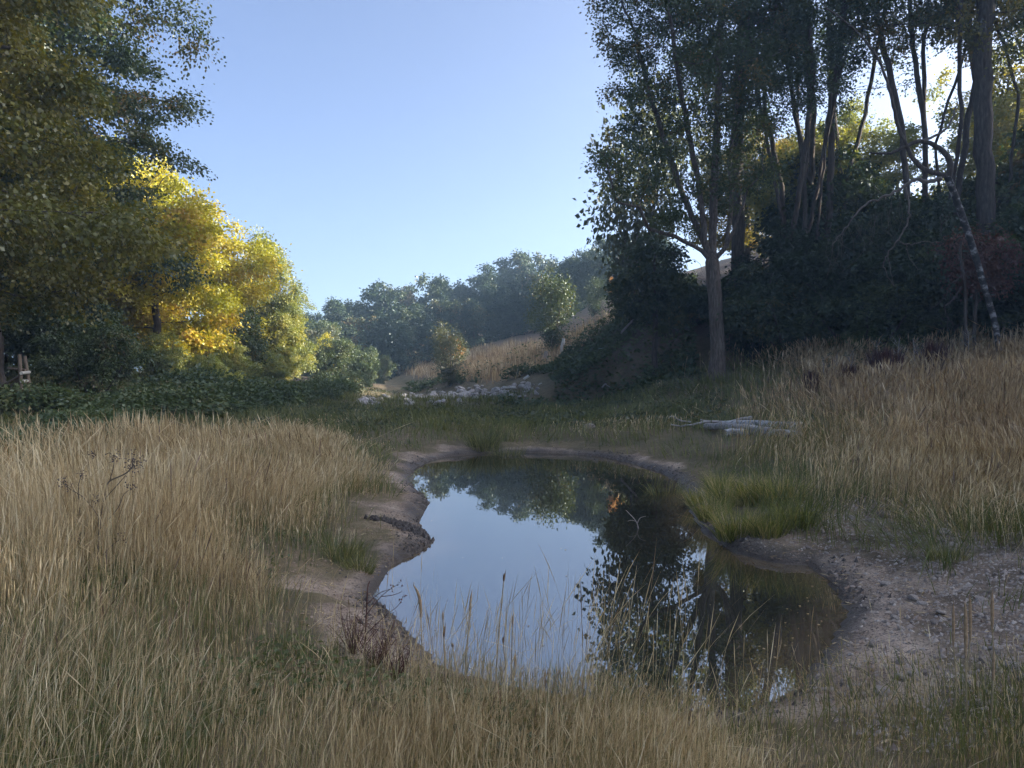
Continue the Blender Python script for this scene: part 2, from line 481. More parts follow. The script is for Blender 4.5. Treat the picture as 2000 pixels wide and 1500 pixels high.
# water: murky, mirror-like at low angles
m, nt, out = mat_new('pond_water')
geo = nt.nodes.new('ShaderNodeNewGeometry')
df = nt.nodes.new('ShaderNodeBsdfDiffuse')
wn1 = noise(nt, 0.6, 2)
shal = attr(nt, 'shallow')
c = mixcol(nt, shal, (0.024, 0.023, 0.014), (0.12, 0.083, 0.045))
c = mixcol(nt, ramp(nt, wn1, [(0.35, (0, 0, 0)), (0.7, (1, 1, 1))]), c, mixcol(nt, 0.35, c, (0.06, 0.05, 0.03)))
nt.links.new(c, df.inputs[0])
gl = nt.nodes.new('ShaderNodeBsdfGlossy'); gl.inputs['Roughness'].default_value = 0.012
gl.inputs[0].default_value = (0.93, 0.95, 0.97, 1)
fr = nt.nodes.new('ShaderNodeFresnel'); fr.inputs['IOR'].default_value = 3.8
bn = nt.nodes.new('ShaderNodeBump'); bn.inputs['Strength'].default_value = 0.03; bn.inputs['Distance'].default_value = 0.01
nt.links.new(noise(nt, 2.2, 2), bn.inputs['Height'])
nt.links.new(bn.outputs[0], gl.inputs['Normal']); nt.links.new(bn.outputs[0], fr.inputs['Normal'])
mx = nt.nodes.new('ShaderNodeMixShader')
nt.links.new(fr.outputs[0], mx.inputs[0]); nt.links.new(df.outputs[0], mx.inputs[1]); nt.links.new(gl.outputs[0], mx.inputs[2])
nt.links.new(mx.outputs[0], out.inputs[0])
M['water'] = m


def water_sheet(name, x0, x1, y0, y1, step, label):
    xs = np.arange(x0, x1 + step, step); ys = np.arange(y0, y1 + step, step)
    A, B = np.meshgrid(xs, ys)
    i = np.arange(A.size).reshape(A.shape)
    q = np.stack([i[:-1, :-1].ravel(), i[:-1, 1:].ravel(), i[1:, 1:].ravel(), i[1:, :-1].ravel()], 1)
    d = poly_sd(A.ravel(), B.ravel(), SHORE)
    sh = smooth(-0.6, -0.05, d + 0.4 * (fbm(A.ravel() * 1.3, B.ravel() * 1.3, 2) - 0.5))
    me = build_mesh(name, np.stack([A.ravel(), B.ravel(), np.zeros(A.size)], 1), [q], M['water'], True, {'shallow': sh})
    return link(name, me, kind='structure', label=label)


sx0, sy0 = SHORE.min(0) - 0.4; sx1, sy1 = SHORE.max(0) + 0.4
water_sheet('pond_water', sx0, sx1, sy0, sy1, 0.15, 'still murky pond water mirroring sky and trees')
water_sheet('pool_water', POOL2[0] - POOL2[2] * 1.2, POOL2[0] + POOL2[2] * 1.2, POOL2[1] - POOL2[3] * 1.2, POOL2[1] + POOL2[3] * 1.2, 0.5,
            'small dark pool beyond the pond below pale rubble')


# ------------------------------------------------------------------ plant building blocks
def blades(P, h, w, heading, lean, curl, tint, levels=(0, 0.4, 0.75), wprof=(1, 0.9, 0.6), tip=True, face=None):
    """curved blades of grass as thin strips"""
    n = len(P)
    dx, dy = np.cos(heading), np.sin(heading)
    f = rng.random(n) * math.pi if face is None else face
    sx, sy = np.cos(f), np.sin(f)
    V = []
    k = len(levels)
    for t, wp in zip(levels, wprof):
        off = h * (lean * t + curl * t ** 2.5)
        zz = h * t * (1 - 0.35 * curl * t * t)
        c = np.stack([P[:, 0] + dx * off, P[:, 1] + dy * off, P[:, 2] + zz], 1)
        s = np.stack([sx, sy, np.zeros(n)], 1) * (w * wp * 0.5)[:, None]
        V += [c - s, c + s]
    off = h * (lean + curl); zz = h * (1 - 0.35 * curl)
    V.append(np.stack([P[:, 0] + dx * off, P[:, 1] + dy * off, P[:, 2] + zz], 1))
    nv = 2 * k + 1
    V = np.stack(V, 1).reshape(-1, 3)
    base = np.arange(n)[:, None] * nv
    Q = []
    for i in range(k - 1):
        Q.append(base + np.array([[2 * i, 2 * i + 1, 2 * i + 3, 2 * i + 2]]))
    Q = np.concatenate(Q)
    Tt = base + np.array([[2 * k - 2, 2 * k - 1, 2 * k]])
    return V, Q, Tt, np.repeat(tint, nv)


def leaf_quads(P, axis_, normal, L, tint, wr=0.34, fold=0.08):
    a = axis_ / (np.linalg.norm(axis_, axis=1, keepdims=True) + 1e-9)
    s = np.cross(a, normal); s /= (np.linalg.norm(s, axis=1, keepdims=True) + 1e-9)
    nn = np.cross(s, a)
    L = L[:, None]
    mid = P + a * L * 0.45 + nn * L * fold
    V = np.stack([P, mid + s * L * wr, P + a * L, mid - s * L * wr], 1).reshape(-1, 3)
    q = np.arange(len(P))[:, None] * 4 + np.array([[0, 1, 2, 3]])
    return V, q, np.repeat(tint, 4)


def tube(points, radii, sides=6, cap=True):
    P = np.asarray(points, float); n = len(P)
    tang = np.zeros_like(P)
    tang[1:-1] = P[2:] - P[:-2]; tang[0] = P[1] - P[0]; tang[-1] = P[-1] - P[-2]
    tang /= (np.linalg.norm(tang, axis=1, keepdims=True) + 1e-9)
    ref = np.array([1.0, 0, 0]) if abs(tang[0][0]) < 0.8 else np.array([0, 1.0, 0])
    u = np.cross(tang[0], ref); u /= np.linalg.norm(u)
    ang = np.linspace(0, 2 * math.pi, sides, endpoint=False)
    ca, sa = np.cos(ang)[:, None], np.sin(ang)[:, None]
    V = np.empty((n, sides, 3))
    for i in range(n):
        u = u - tang[i] * (u @ tang[i]); u /= (np.linalg.norm(u) + 1e-9)
        v = np.cross(tang[i], u)
        V[i] = P[i] + radii[i] * (ca * u + sa * v)
    i = np.arange(n - 1)[:, None] * sides; j = np.arange(sides)[None, :]; j2 = (j + 1) % sides
    Q = np.stack([(i + j).ravel(), (i + j2).ravel(), (i + sides + j2).ravel(), (i + sides + j).ravel()], 1)
    return V.reshape(-1, 3), Q


class MB:
    def __init__(s):
        s.V = []; s.F3 = []; s.F4 = []; s.n = 0; s.T = []

    def add(s, V, Q=None, Tr=None, tint=None):
        s.V.append(V)
        if Q is not None and len(Q):
            s.F4.append(Q + s.n)
        if Tr is not None and len(Tr):
            s.F3.append(Tr + s.n)
        s.T.append(np.zeros(len(V)) if tint is None else tint)
        s.n += len(V)

    def tube(s, pts, rad, sides=6, tint=0.0):
        V, Q = tube(pts, rad, sides)
        k = len(V)
        s.add(V, Q, None, np.full(k, tint))
        # end caps as fans
        c0 = np.array([pts[0]]); c1 = np.array([pts[-1]])
        j = np.arange(sides)
        f0 = np.stack([np.full(sides, 0), (j + 1) % sides + 1, j + 1], 1)
        s.add(np.concatenate([c0, V[:sides]]), None, f0, np.full(sides + 1, tint))
        f1 = np.stack([np.full(sides, 0), j + 1, (j + 1) % sides + 1], 1)
        s.add(np.concatenate([c1, V[-sides:]]), None, f1, np.full(sides + 1, tint))

    def mesh(s, name, mat, smooth_shade=False):
        F = []
        if s.F4:
            F.append(np.concatenate(s.F4))
        if s.F3:
            F.append(np.concatenate(s.F3))
        return build_mesh(name, np.concatenate(s.V), F, mat, smooth_shade, {'tint': np.concatenate(s.T)})


# ------------------------------------------------------------------ trees (grown towards points of light)
def lumps(r, spec, n):
    """random points in a union of ellipsoids: spec rows (cx,cy,cz,rx,ry,rz)"""
    spec = np.asarray(spec, float)
    vol = spec[:, 3] * spec[:, 4] * spec[:, 5]
    k = r.choice(len(spec), n, p=vol / vol.sum())
    d = r.normal(size=(n, 3)); d /= np.linalg.norm(d, axis=1, keepdims=True)
    rad = r.random(n) ** 0.42
    return spec[k, :3] + d * rad[:, None] * spec[k, 3:]


def grow(r, stems, A, step=0.5, infl=6.0, kill=0.9, iters=60, up=0.08, jit=0.15):
    N = []; par = []
    first = {}
    for st in stems:
        st = [np.asarray(p, float) for p in st]
        key = tuple(np.round(st[0], 3))
        prev = first.get(key, -1)
        if prev < 0:
            N.append(st[0]); par.append(-1); prev = len(N) - 1; first[key] = prev
        for a, b in zip(st[:-1], st[1:]):
            k = max(1, int(np.linalg.norm(b - a) / step))
            for i in range(1, k + 1):
                q = a + (b - a) * i / k
                if i < k:
                    q = q + r.normal(size=3) * 0.05 * step
                N.append(q); par.append(prev); prev = len(N) - 1
            first[tuple(np.round(b, 3))] = prev
    N = [np.asarray(p) for p in N]
    A = A.copy()
    near = np.zeros(len(A), int); nd = np.full(len(A), 1e9)

    def upd(i0):
        nonlocal nd, near
        B = np.array(N[i0:])
        if not len(A) or not len(B):
            return
        D = np.linalg.norm(A[:, None] - B[None], axis=2)
        j = D.argmin(1); dm = D[np.arange(len(A)), j]
        k = dm < nd
        nd = np.where(k, dm, nd); near = np.where(k, j + i0, near)
    upd(0)
    for it in range(iters):
        ok = nd < infl
        if not ok.any():
            infl *= 1.6
            if infl > 60:
                break
            continue
        NP = np.array(N)
        dirs = A[ok] - NP[near[ok]]
        dirs /= (np.linalg.norm(dirs, axis=1, keepdims=True) + 1e-9)
        acc = {}
        for nn_, dd in zip(near[ok], dirs):
            acc[nn_] = acc.get(nn_, 0) + dd
        i0 = len(N)
        for nn_, dd in acc.items():
            dd = dd / (np.linalg.norm(dd) + 1e-9) + np.array([0, 0, up]) + r.normal(size=3) * jit
            dd /= np.linalg.norm(dd)
            N.append(N[nn_] + dd * step); par.append(nn_)
        upd(i0)
        keep = nd > kill
        A = A[keep]; nd = nd[keep]; near = near[keep]
        if len(A) < 4:
            break
    return np.array(N), np.array(par)


def tree_meshes(name, seed, stems, spec, n_attr, trunk_r, leaf_n, leaf_L, bark, leaf, step=0.5, kill=0.9, spread=0.45, flat=1.0,
                droop=0.2, up=0.08, tip_r=0.012, expo=2.3, clump_tint=0.35, min_r=0.0, leaf_only_tips=0.05, flare=1.5, jit=0.15, wr=0.34,
                sun_up=0.6, bare=0.3, limb=None):
    r = np.random.default_rng(seed)
    A = lumps(r, spec, n_attr)
    N, par = grow(r, stems, A, step=step, kill=kill, up=up, jit=jit)
    n = len(N)
    kids = [[] for _ in range(n)]
    for i, p in enumerate(par):
        if p >= 0:
            kids[p].append(i)
    rad = np.zeros(n)
    order = []
    stack = [i for i in range(n) if par[i] < 0]
    while stack:
        i = stack.pop(); order.append(i); stack += kids[i]
    for i in reversed(order):
        rad[i] = tip_r if not kids[i] else sum(rad[k] ** expo for k in kids[i]) ** (1 / expo)
    root_r = max(rad[i] for i in range(n) if par[i] < 0)
    ex = math.log(trunk_r / tip_r) / math.log(root_r / tip_r)
    rad = tip_r * (rad / tip_r) ** ex
    if limb:
        # stout limbs: the given stems keep a minimum thickness
        for st in stems[1:]:
            st = np.array([np.asarray(p_, float) for p_ in st])
            for i_ in range(n):
                dd_ = np.array([np.linalg.norm(N[i_] - (a_ + (b_ - a_) * np.clip(((N[i_] - a_) @ (b_ - a_)) / ((b_ - a_) @ (b_ - a_)), 0, 1))) for a_, b_ in zip(st[:-1], st[1:])])
                if dd_.min() < 0.06:
                    f_ = (dd_.argmin() + 0.5) / len(dd_)
                    rad[i_] = max(rad[i_], limb * (1 - 0.8 * f_))
    zmin = N[:, 2].min()
    rad = rad * (1 + (flare - 1) * np.exp(-(N[:, 2] - zmin) / 0.5) * (rad > trunk_r * 0.3))
    mb = MB()
    starts = [(i, None) for i in range(n) if par[i] < 0]
    while starts:
        i, p = starts.pop()
        chain = [] if p is None else [p]
        j = i
        while True:
            chain.append(j)
            if not kids[j]:
                break
            ks = sorted(kids[j], key=lambda k: -rad[k])
            for k in ks[1:]:
                starts.append((k, j))
            j = ks[0]
        if len(chain) < 2:
            continue
        rr = rad[chain].copy()
        if p is not None:
            rr[0] = min(rad[p], rr[1] * 1.25)
        if rr.max() < min_r:
            continue
        rr[-1] *= 0.5
        sides = 9 if rr.max() > 0.12 else (5 if rr.max() > 0.03 else 3)
        V, Q = tube(N[chain], rr, sides)
        mb.add(V, Q)
    tr = mb.mesh(name + '_trunk', bark, True)
    # leaves
    cand = np.where(rad < leaf_only_tips)[0]
    q_ = N[cand] * 0.55
    lump_ = vnoise(q_[:, 0] + q_[:, 2] * 0.8, q_[:, 1] - q_[:, 2] * 0.6, seed) + 0.25 * r.random(len(cand))
    keep_ = lump_ >= np.quantile(lump_, bare)
    cand = cand[keep_]
    tips = np.array([i for i in cand if not kids[i]])
    w = np.ones(len(cand)); w[np.isin(cand, tips)] = 2.0
    k = r.choice(cand, leaf_n, p=w / w.sum())
    # every twig carries a flattened spray of leaves
    nx_ = r.normal(size=(n, 3)) * 0.35 + np.array([0, 0, 1.0])
    nx_ /= np.linalg.norm(nx_, axis=1, keepdims=True)
    outw = N - N[par.clip(0)]
    outw /= (np.linalg.norm(outw, axis=1, keepdims=True) + 1e-9)
    off = r.normal(size=(leaf_n, 3)) * spread
    nrm = nx_[k]
    comp = (off * nrm).sum(1)
    off = off - nrm * (comp * (1 - 1 / max(flat, 1.0)))[:, None]
    off[:, 2] -= droop * np.hypot(off[:, 0], off[:, 1])
    P = N[k] + off
    ax = outw[k] * 0.4 + off / (spread + 1e-6) * 0.5 + r.normal(size=(leaf_n, 3)) * 0.5
    ax[:, 2] -= droop * 1.2
    nn = nrm * sun_up + r.normal(size=(leaf_n, 3)) * 0.55
    L = leaf_L * (0.65 + 0.7 * r.random(leaf_n))
    cl = r.random(n)
    tint = np.clip(0.12 + 1.2 * clump_tint * cl[k] + (0.55 - 0.6 * clump_tint) * r.random(leaf_n), 0, 1)
    V, q, tt = leaf_quads(P, ax, nn, L, tint, wr)
    cr = build_mesh(name + '_crown', V, [q], leaf, False, {'tint': tt})
    return tr, cr, N


def put_tree(meshes, loc, label, group, name='tree', cat='tree', rz=0.0, s=1.0, leafm=None, barkm=None, sz=None, parts=('trunk', 'crown'), tilt=(0, 0)):
    e = link(name, None, loc=loc, label=label, cat=cat, group=group, rot=(tilt[0], tilt[1], rz))
    e.scale = (s, s, sz if sz else s)
    e.empty_display_size = 0.3
    a = link(parts[0], meshes[0], e)
    b_ = link(parts[1], meshes[1], e)
    if leafm:
        b_.material_slots[0].link = 'OBJECT'; b_.material_slots[0].material = leafm
    if barkm:
        a.material_slots[0].link = 'OBJECT'; a.material_slots[0].material = barkm
    return e


def ell(r, n, c, R3, k):
    """n lumps spread inside an ellipsoid c,R3 each of relative size k"""
    out_ = []
    for i in range(n):
        d = r.normal(size=3); d /= np.linalg.norm(d)
        q = np.asarray(c) + d * (r.random() ** 0.5) * np.asarray(R3) * (1 - k * 0.6)
        ss = np.asarray(R3) * k * (0.7 + 0.6 * r.random())
        out_.append(list(q) + list(ss))
    return out_


sr = np.random.default_rng(21)
ORD = ['first', 'second', 'third', 'fourth', 'fifth', 'sixth', 'seventh', 'eighth', 'ninth', 'tenth', 'eleventh', 'twelfth', 'thirteenth', 'fourteenth', 'fifteenth', 'sixteenth',
       'seventeenth', 'eighteenth', 'nineteenth', 'twentieth', 'twenty-first', 'twenty-second']


def rank(vals, v):
    return ORD[sorted(vals).index(v)]


# ---- main oak right of the pond
OAK_Y = 30.0
OB = np.array([8.0, OAK_Y, T1(8.0, OAK_Y)])


def rel(u, v, Y, base):
    return at(u, v, Y) - base


def pl(pts, base, Y, dY=None):
    return [rel(u, v, Y + (dY[i] if dY else 0), base) for i, (u, v) in enumerate(pts)]


trunk = [np.array([0, 0, -0.3])] + pl([(1402, 700), (1400, 640), (1397, 580), (1393, 540), (1391, 512)], OB, OAK_Y)
fork = trunk[-1]
oak_stems = [trunk]
for pts, dy in [
    ([(1372, 490), (1320, 462), (1268, 447), (1250, 405), (1205, 395), (1192, 345), (1180, 300)], [0, -.4, -.8, -1.2, -1.5, -1.8, -2]),
    ([(1376, 470), (1372, 420), (1362, 340), (1340, 240), (1325, 150), (1310, 40)], [0, .2, .4, .2, 0, -.5]),
    ([(1392, 450), (1394, 380), (1398, 290), (1402, 190), (1405, 80), (1412, -40)], [.2, .4, .6, .8, .8, 1]),
    ([(1412, 490), (1432, 455), (1448, 410), (1460, 370), (1492, 335)], [-.2, -.5, -.8, -1, -1.4]),
    ([(1420, 478), (1428, 400), (1425, 300), (1440, 190), (1455, 60)], [.5, 1, 1.3, 1.6, 2]),
    ([(1360, 440), (1330, 370), (1300, 280), (1270, 190), (1245, 90)], [.6, 1, 1.4, 1.6, 1.8]),
]:
    oak_stems.append([fork] + pl(pts, OB, OAK_Y, dy))
spec = [list(rel(u, v, OAK_Y + dy, OB)) + [a, b2, c2] for u, v, dy, a, b2, c2 in [
    (1180, 300, -2, .9, 1.2, .9), (1215, 360, -1.8, .7, 1, .8), (1280, 320, 0, 1.6, 2.2, 1.5), (1250, 180, 1, 1.6, 2.4, 1.8), (1220, 40, 1, 1.7, 2.5, 2.0),
    (1340, 220, 0, 1.8, 3, 1.8), (1320, 60, 0, 2.0, 3, 2), (1430, 120, 0, 2.0, 3, 2.2), (1440, 260, 0, 1.6, 2.6, 1.6), (1480, 330, -1, 1.0, 1.4, .9),
    (1390, 380, 0, 1.4, 2.2, .9), (1310, 430, 0, 1.0, 2, .6), (1500, 60, 1, 1.8, 2.5, 2.2), (1280, -80, 1, 3, 3.5, 2.4), (1420, -110, 0, 3.6, 4, 2.6), (1500, 190, 1, 1.2, 2, 1.4)]]
oak = tree_meshes('oak', 31, oak_stems, spec, 1400, 0.27, 74000, 0.11, M['bark_pale'], M['oak_leaf'], step=0.40, kill=0.58, spread=0.22, flat=1.5, up=0.05, bare=0.15, limb=0.10,
                  leaf_only_tips=0.035, tip_r=0.012, expo=2.1, jit=0.28, clump_tint=0.45, flare=1.9)
put_tree(oak, OB, 'tall oak with bare lower trunk forking above the grass, right of the pond', None, 'oak_tree')

# ---- spreading oak of many stems (copies through the right-hand wood)
r2 = np.random.default_rng(77)
stems2 = []
b0 = np.array([0, 0, -0.4])
for k in range(6):
    a = k * 1.05 + r2.random() * 0.6
    sp = 0.4 + 1.2 * r2.random()
    pts = [b0, np.array([0.12 * math.cos(a), 0.12 * math.sin(a), 1.2])]
    for z in (4, 8, 12, 16):
        q = (z / 16) ** 1.25 * sp * 2.4
        pts.append(np.array([math.cos(a) * q + r2.normal() * .25, math.sin(a) * q + r2.normal() * .25, z]))
    stems2.append(pts)
multi = tree_meshes('multi', 41, stems2, ell(r2, 16, (0, 0, 14), (5.0, 5.0, 8.0), 0.36), 800, 0.34, 34000, 0.115, M['bark'], M['oak_leaf'], step=0.55, kill=0.8,
                    spread=0.26, flat=1.4, leaf_only_tips=0.04, bare=0.42, expo=2.0, jit=0.22, clump_tint=0.45)
# ---- single stem forest tree
stems3 = [[b0, (0.05, 0, 4), (0.2, 0.1, 9), (0.1, -0.2, 14), (0.3, 0.1, 18)]]
forest = tree_meshes('forest', 42, stems3, ell(r2, 18, (0, 0, 14.5), (4.8, 4.8, 8.0), 0.36), 760, 0.27, 34000, 0.115, M['bark'], M['oak_leaf'], step=0.55, kill=0.8,
                     spread=0.27, flat=1.5, leaf_only_tips=0.04, bare=0.42, expo=2.1, jit=0.2, clump_tint=0.45)
# ---- dense low-branching maple (left wood)
stems4 = [[b0, (0.1, 0, 2.5), (0.0, 0.2, 7), (0.2, 0, 12), (0, 0, 16)]]
maple = tree_meshes('maple', 43, stems4, ell(r2, 22, (0, 0, 9.6), (5.6, 5.6, 9.0), 0.34) + ell(r2, 8, (0, 0, 3.6), (5.8, 5.8, 1.8), 0.4), 1200, 0.34, 150000, 0.092,
                    M['bark'], M['maple_leaf'], step=0.5, kill=0.75, spread=0.33, flat=3.0, droop=0.35, leaf_only_tips=0.035, jit=0.2, clump_tint=0.5, wr=0.4, bare=0.0)
# ---- lighter, rounder tree (yellow)
stems5 = [[b0, (0, 0.1, 2), (0.1, 0, 5), (0, 0, 8)]]
round_ = tree_meshes('round', 44, stems5, ell(r2, 18, (0, 0, 6.0), (4.2, 4.2, 5.4), 0.36) + ell(r2, 6, (0, 0, 2.2), (4.0, 4.0, 1.3), 0.4), 700, 0.2, 46000, 0.14,
                     M['bark'], M['yellow_leaf'], step=0.42, kill=0.6, spread=0.34, flat=2.0, droop=0.25, leaf_only_tips=0.03, jit=0.2, clump_tint=0.5, wr=0.4)
# ---- poplar
stems6 = [[b0, (0, 0, 3), (0.1, 0.1, 7), (0, 0, 11)]]
poplar = tree_meshes('poplar', 45, stems6, ell(r2, 14, (0, 0, 6.6), (2.3, 2.3, 5.8), 0.34) + ell(r2, 4, (0.5, 0, 2.4), (2.6, 2.6, 1.5), 0.5), 420, 0.16, 17000, 0.19, M['bark_pale'],
                     M['pale_leaf'], step=0.42, kill=0.6, spread=0.34, up=0.2, leaf_only_tips=0.03, clump_tint=0.5)
# ---- hillside trees
hill_protos = []
for i, (hw, hh) in enumerate([(3.6, 5.0), (3.0, 5.6), (4.2, 4.6), (3.2, 5.2)]):
    st = [[b0, (0.1, 0, 2), (0, 0.1, 5), (0, 0, 7.5)]]
    rr_ = np.random.default_rng(200 + i)
    hill_protos.append(tree_meshes('hill%d' % i, 50 + i, st, ell(rr_, 15, (0, 0, 6.0), (hw, hw, hh), 0.36) + ell(rr_, 6, (0, 0, 2.0), (hw, hw, 1.4), 0.42), 380, 0.18, 15000, 0.30,
                                   M['bark'], M['hill_leaf'], step=0.5, kill=0.75, spread=0.42, flat=1.8, droop=0.55, leaf_only_tips=0.03, clump_tint=0.55, min_r=0.02))
# ---- understorey bush
stems7 = [[b0] + [(math.cos(a) * q * 1.6, math.sin(a) * q * 1.6, z) for q, z in ((0.3, 1), (0.8, 2.2), (1.2, 3.4))] for a in np.arange(0, 6.2, 1.1)]
bush = tree_meshes('bush', 60, stems7, ell(r2, 14, (0, 0, 3.2), (3.4, 3.4, 3.0), 0.40), 420, 0.14, 24000, 0.16, M['bark'], M['holly_leaf'], step=0.38, kill=0.55,
                   spread=0.32, flat=2.5, droop=0.4, leaf_only_tips=0.03, clump_tint=0.5, min_r=0.012)
# ---- bramble mound
stems8 = [[b0] + [(math.cos(a) * q, math.sin(a) * q, z) for q, z in ((0.3, 0.4), (0.8, 0.7), (1.3, 0.6))] for a in np.arange(0, 6.2, 0.8)]
mound = tree_meshes('mound', 61, stems8, ell(r2, 12, (0, 0, 0.55), (1.9, 1.7, 0.75), 0.42), 220, 0.05, 9000, 0.13, M['bark'], M['bramble_leaf'], step=0.25, kill=0.35,
                    spread=0.24, flat=1.5, droop=0.3, leaf_only_tips=0.03, clump_tint=0.5, min_r=0.006)
# ---- thin scrub (see-through)
stems9 = [[b0] + [(math.cos(a) * q, math.sin(a) * q, z) for q, z in ((0.2, 0.9), (0.5, 2.0), (0.8, 3.2))] for a in np.arange(0, 6.2, 0.9)]
scrub = tree_meshes('scrub', 62, stems9, ell(r2, 10, (0, 0, 2.5), (1.8, 1.8, 2.1), 0.42), 260, 0.07, 6500, 0.12, M['bark'], M['scrub_leaf'], step=0.3, kill=0.42,
                    spread=0.24, leaf_only_tips=0.03, tip_r=0.008)
# ---- small tree of the hillside
stems10 = [[b0, (0, 0, 1.5), (0.1, 0, 4), (0, 0.1, 6.5)]]
small = tree_meshes('small', 63, stems10, ell(r2, 12, (0, 0, 4.6), (2.6, 2.6, 3.6), 0.38), 300, 0.14, 11000, 0.17, M['bark'], M['dark_leaf'], step=0.4, kill=0.55,
                    spread=0.32, flat=1.8, droop=0.3, leaf_only_tips=0.03, clump_tint=0.5)


def ground_at(x, y, dz=-0.05):
    return (x, y, T1(x, y) + dz)


# right-hand wood, in view
SUN_BLOCK = 'added sun-blocking trees right of the pond'
put_tree(multi, ground_at(13.8, 34.5), 'dark tree of many slender upright stems, behind the bushes right of the forked oak', None, rz=0.4, s=1.15)
put_tree(forest, ground_at(10.0, 34.2), 'straight dark tree standing close behind the forked oak', None, rz=1.0, s=1.05)
put_tree(forest, ground_at(18.2, 29.5), 'massive dark trunk at the right with sunlit yellow-green leaves around it', None, rz=2.6, s=1.2,
         leafm=M['maple_leaf'])
put_tree(multi, ground_at(20.6, 31.4), 'dark many-stemmed tree behind the massive right-hand trunk', None, rz=2.1, s=1.1)
put_tree(multi, ground_at(12.2, 32.6), 'slim dark tree right of the forked oak, before the many-stemmed tree', None, rz=4.0, s=.9)
put_tree(multi, ground_at(17.2, 31.6), 'leafy dark tree between the many-stemmed trees at the right', None, rz=5.2, s=1.0)
put_tree(forest, ground_at(23.0, 33.5), 'yellow-green tree at the right border behind the massive trunk', None, rz=3.0, s=1.1, leafm=M['maple_leaf'])
put_tree(small, ground_at(6.6, 35.5), 'small dark tree on the slope left of the forked oak', None, rz=0.7, s=.92)
put_tree(scrub, ground_at(7.0, 44.0), 'wispy pale birch hanging beside the left edge of the forked oak', None, rz=2.0, s=2.2, sz=3.2, leafm=M['scrub_leaf'], barkm=M['birch'])
put_tree(round_, ground_at(18.5, 41.5), 'sunlit yellow-green tree behind the bushes at the right', None, rz=1.3, s=.85, leafm=M['pale_leaf'])  # pale leaf colour stands in for backlight in this crown
put_tree(round_, ground_at(14.6, 37.2), 'olive backlit tree low behind the many-stemmed tree nearest the oak', None, rz=2.4, s=.8, leafm=M['pale_leaf'])  # backlit look put into the paler leaf colour
put_tree(round_, ground_at(25.0, 39.0), 'sunlit yellow-green tree behind the massive right-hand trunk', None, rz=3.3, s=.98, leafm=M['pale_leaf'])  # paler leaves imitate sun shining through the crown
put_tree(round_, ground_at(14.0, 46.0), 'yellow-green tree low behind the many-stemmed tree', None, rz=4.4, s=0.9, leafm=M['maple_leaf'])

# understorey in front of the wood
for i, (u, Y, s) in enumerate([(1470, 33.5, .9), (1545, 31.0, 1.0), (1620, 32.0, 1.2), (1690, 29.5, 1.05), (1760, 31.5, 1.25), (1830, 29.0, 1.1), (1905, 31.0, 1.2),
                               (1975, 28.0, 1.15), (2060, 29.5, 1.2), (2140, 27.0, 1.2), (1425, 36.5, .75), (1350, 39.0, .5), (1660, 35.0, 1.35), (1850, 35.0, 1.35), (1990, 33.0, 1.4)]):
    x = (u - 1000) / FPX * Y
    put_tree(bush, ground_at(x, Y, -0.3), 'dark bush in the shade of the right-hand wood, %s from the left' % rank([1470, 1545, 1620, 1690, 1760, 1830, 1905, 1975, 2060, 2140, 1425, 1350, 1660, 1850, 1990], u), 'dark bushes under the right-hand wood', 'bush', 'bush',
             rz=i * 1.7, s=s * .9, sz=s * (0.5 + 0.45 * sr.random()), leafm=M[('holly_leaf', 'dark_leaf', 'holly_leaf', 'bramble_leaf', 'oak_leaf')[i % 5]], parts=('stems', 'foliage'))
# wood continued unseen to the right, added and sized to block the sun
k = 0
for x, y in [(41, -10), (42, -1), (41, 7), (42, 15), (41, 23), (44, 26.5), (49, -14), (50, -5), (49, 3), (50, 11), (51, 19), (51, 24), (58, 0), (58, 14), (59, 26)]:
    pm = maple; k += 1
    put_tree(pm, ground_at(x, y), 'tall dark unseen tree added beyond the grassy slope to block the sun', SUN_BLOCK, rz=k * 2.1, s=1.5 + 0.2 * sr.random(), leafm=M['dark_leaf'])

# left wood
put_tree(maple, ground_at(-14.2, 17.5), 'huge leafy maple filling the upper left, olive leaves in shade', None, 'maple_tree', rz=0.3, s=1.15)
put_tree(maple, ground_at(-17.8, 26.0), 'tall dark maple whose crown edge stands against the sky at upper left', None, 'maple_tree', rz=2.4, s=1.3, leafm=M['dark_leaf'])
put_tree(maple, ground_at(-26.0, 35.0), 'olive-leaved maple between the shaded maples and the golden trees', None, 'maple_tree', rz=4.1, s=0.85)
put_tree(maple, ground_at(-20.5, 30.0), 'dark maple close behind the tall one at upper left, filling its gaps', None, 'maple_tree', rz=0.9, s=1.38, leafm=M['dark_leaf'])
put_tree(maple, ground_at(-24.0, 23.0), 'dark maple deep in the left wood behind the wooden ladder', None, 'maple_tree', rz=5.1, s=1.25, leafm=M['dark_leaf'])
put_tree(maple, ground_at(-22.0, 14.0), 'dark maple at the left border of the picture', None, 'maple_tree', rz=1.1, s=1.2, leafm=M['dark_leaf'])
put_tree(round_, ground_at(-20.5, 39.5), 'golden-leaved tree in full sun beside the shaded maples', None, 'golden_tree', rz=0.5, s=1.15)
put_tree(round_, ground_at(-17.3, 44.0), 'golden tree in sun, middle of the bright row', None, 'golden_tree', rz=2.2, s=1.0)
put_tree(round_, ground_at(-16.6, 36.0), 'golden tree in sun nearest the meadow, front of the bright row', None, 'golden_tree', rz=3.6, s=.95)
put_tree(round_, ground_at(-23.0, 43.0), 'orange-tinged golden tree rising behind the bright row', None, 'golden_tree', rz=4.2, s=1.3)
put_tree(poplar, ground_at(-17.8, 54.0), 'pale green poplar in sun at the far end of the golden trees', None, 'poplar_tree', rz=0.8, s=.86)
put_tree(poplar, ground_at(-15.0, 50.0), 'low pale sunlit poplar in front of the taller one', None, 'poplar_tree', rz=2.8, s=0.7)
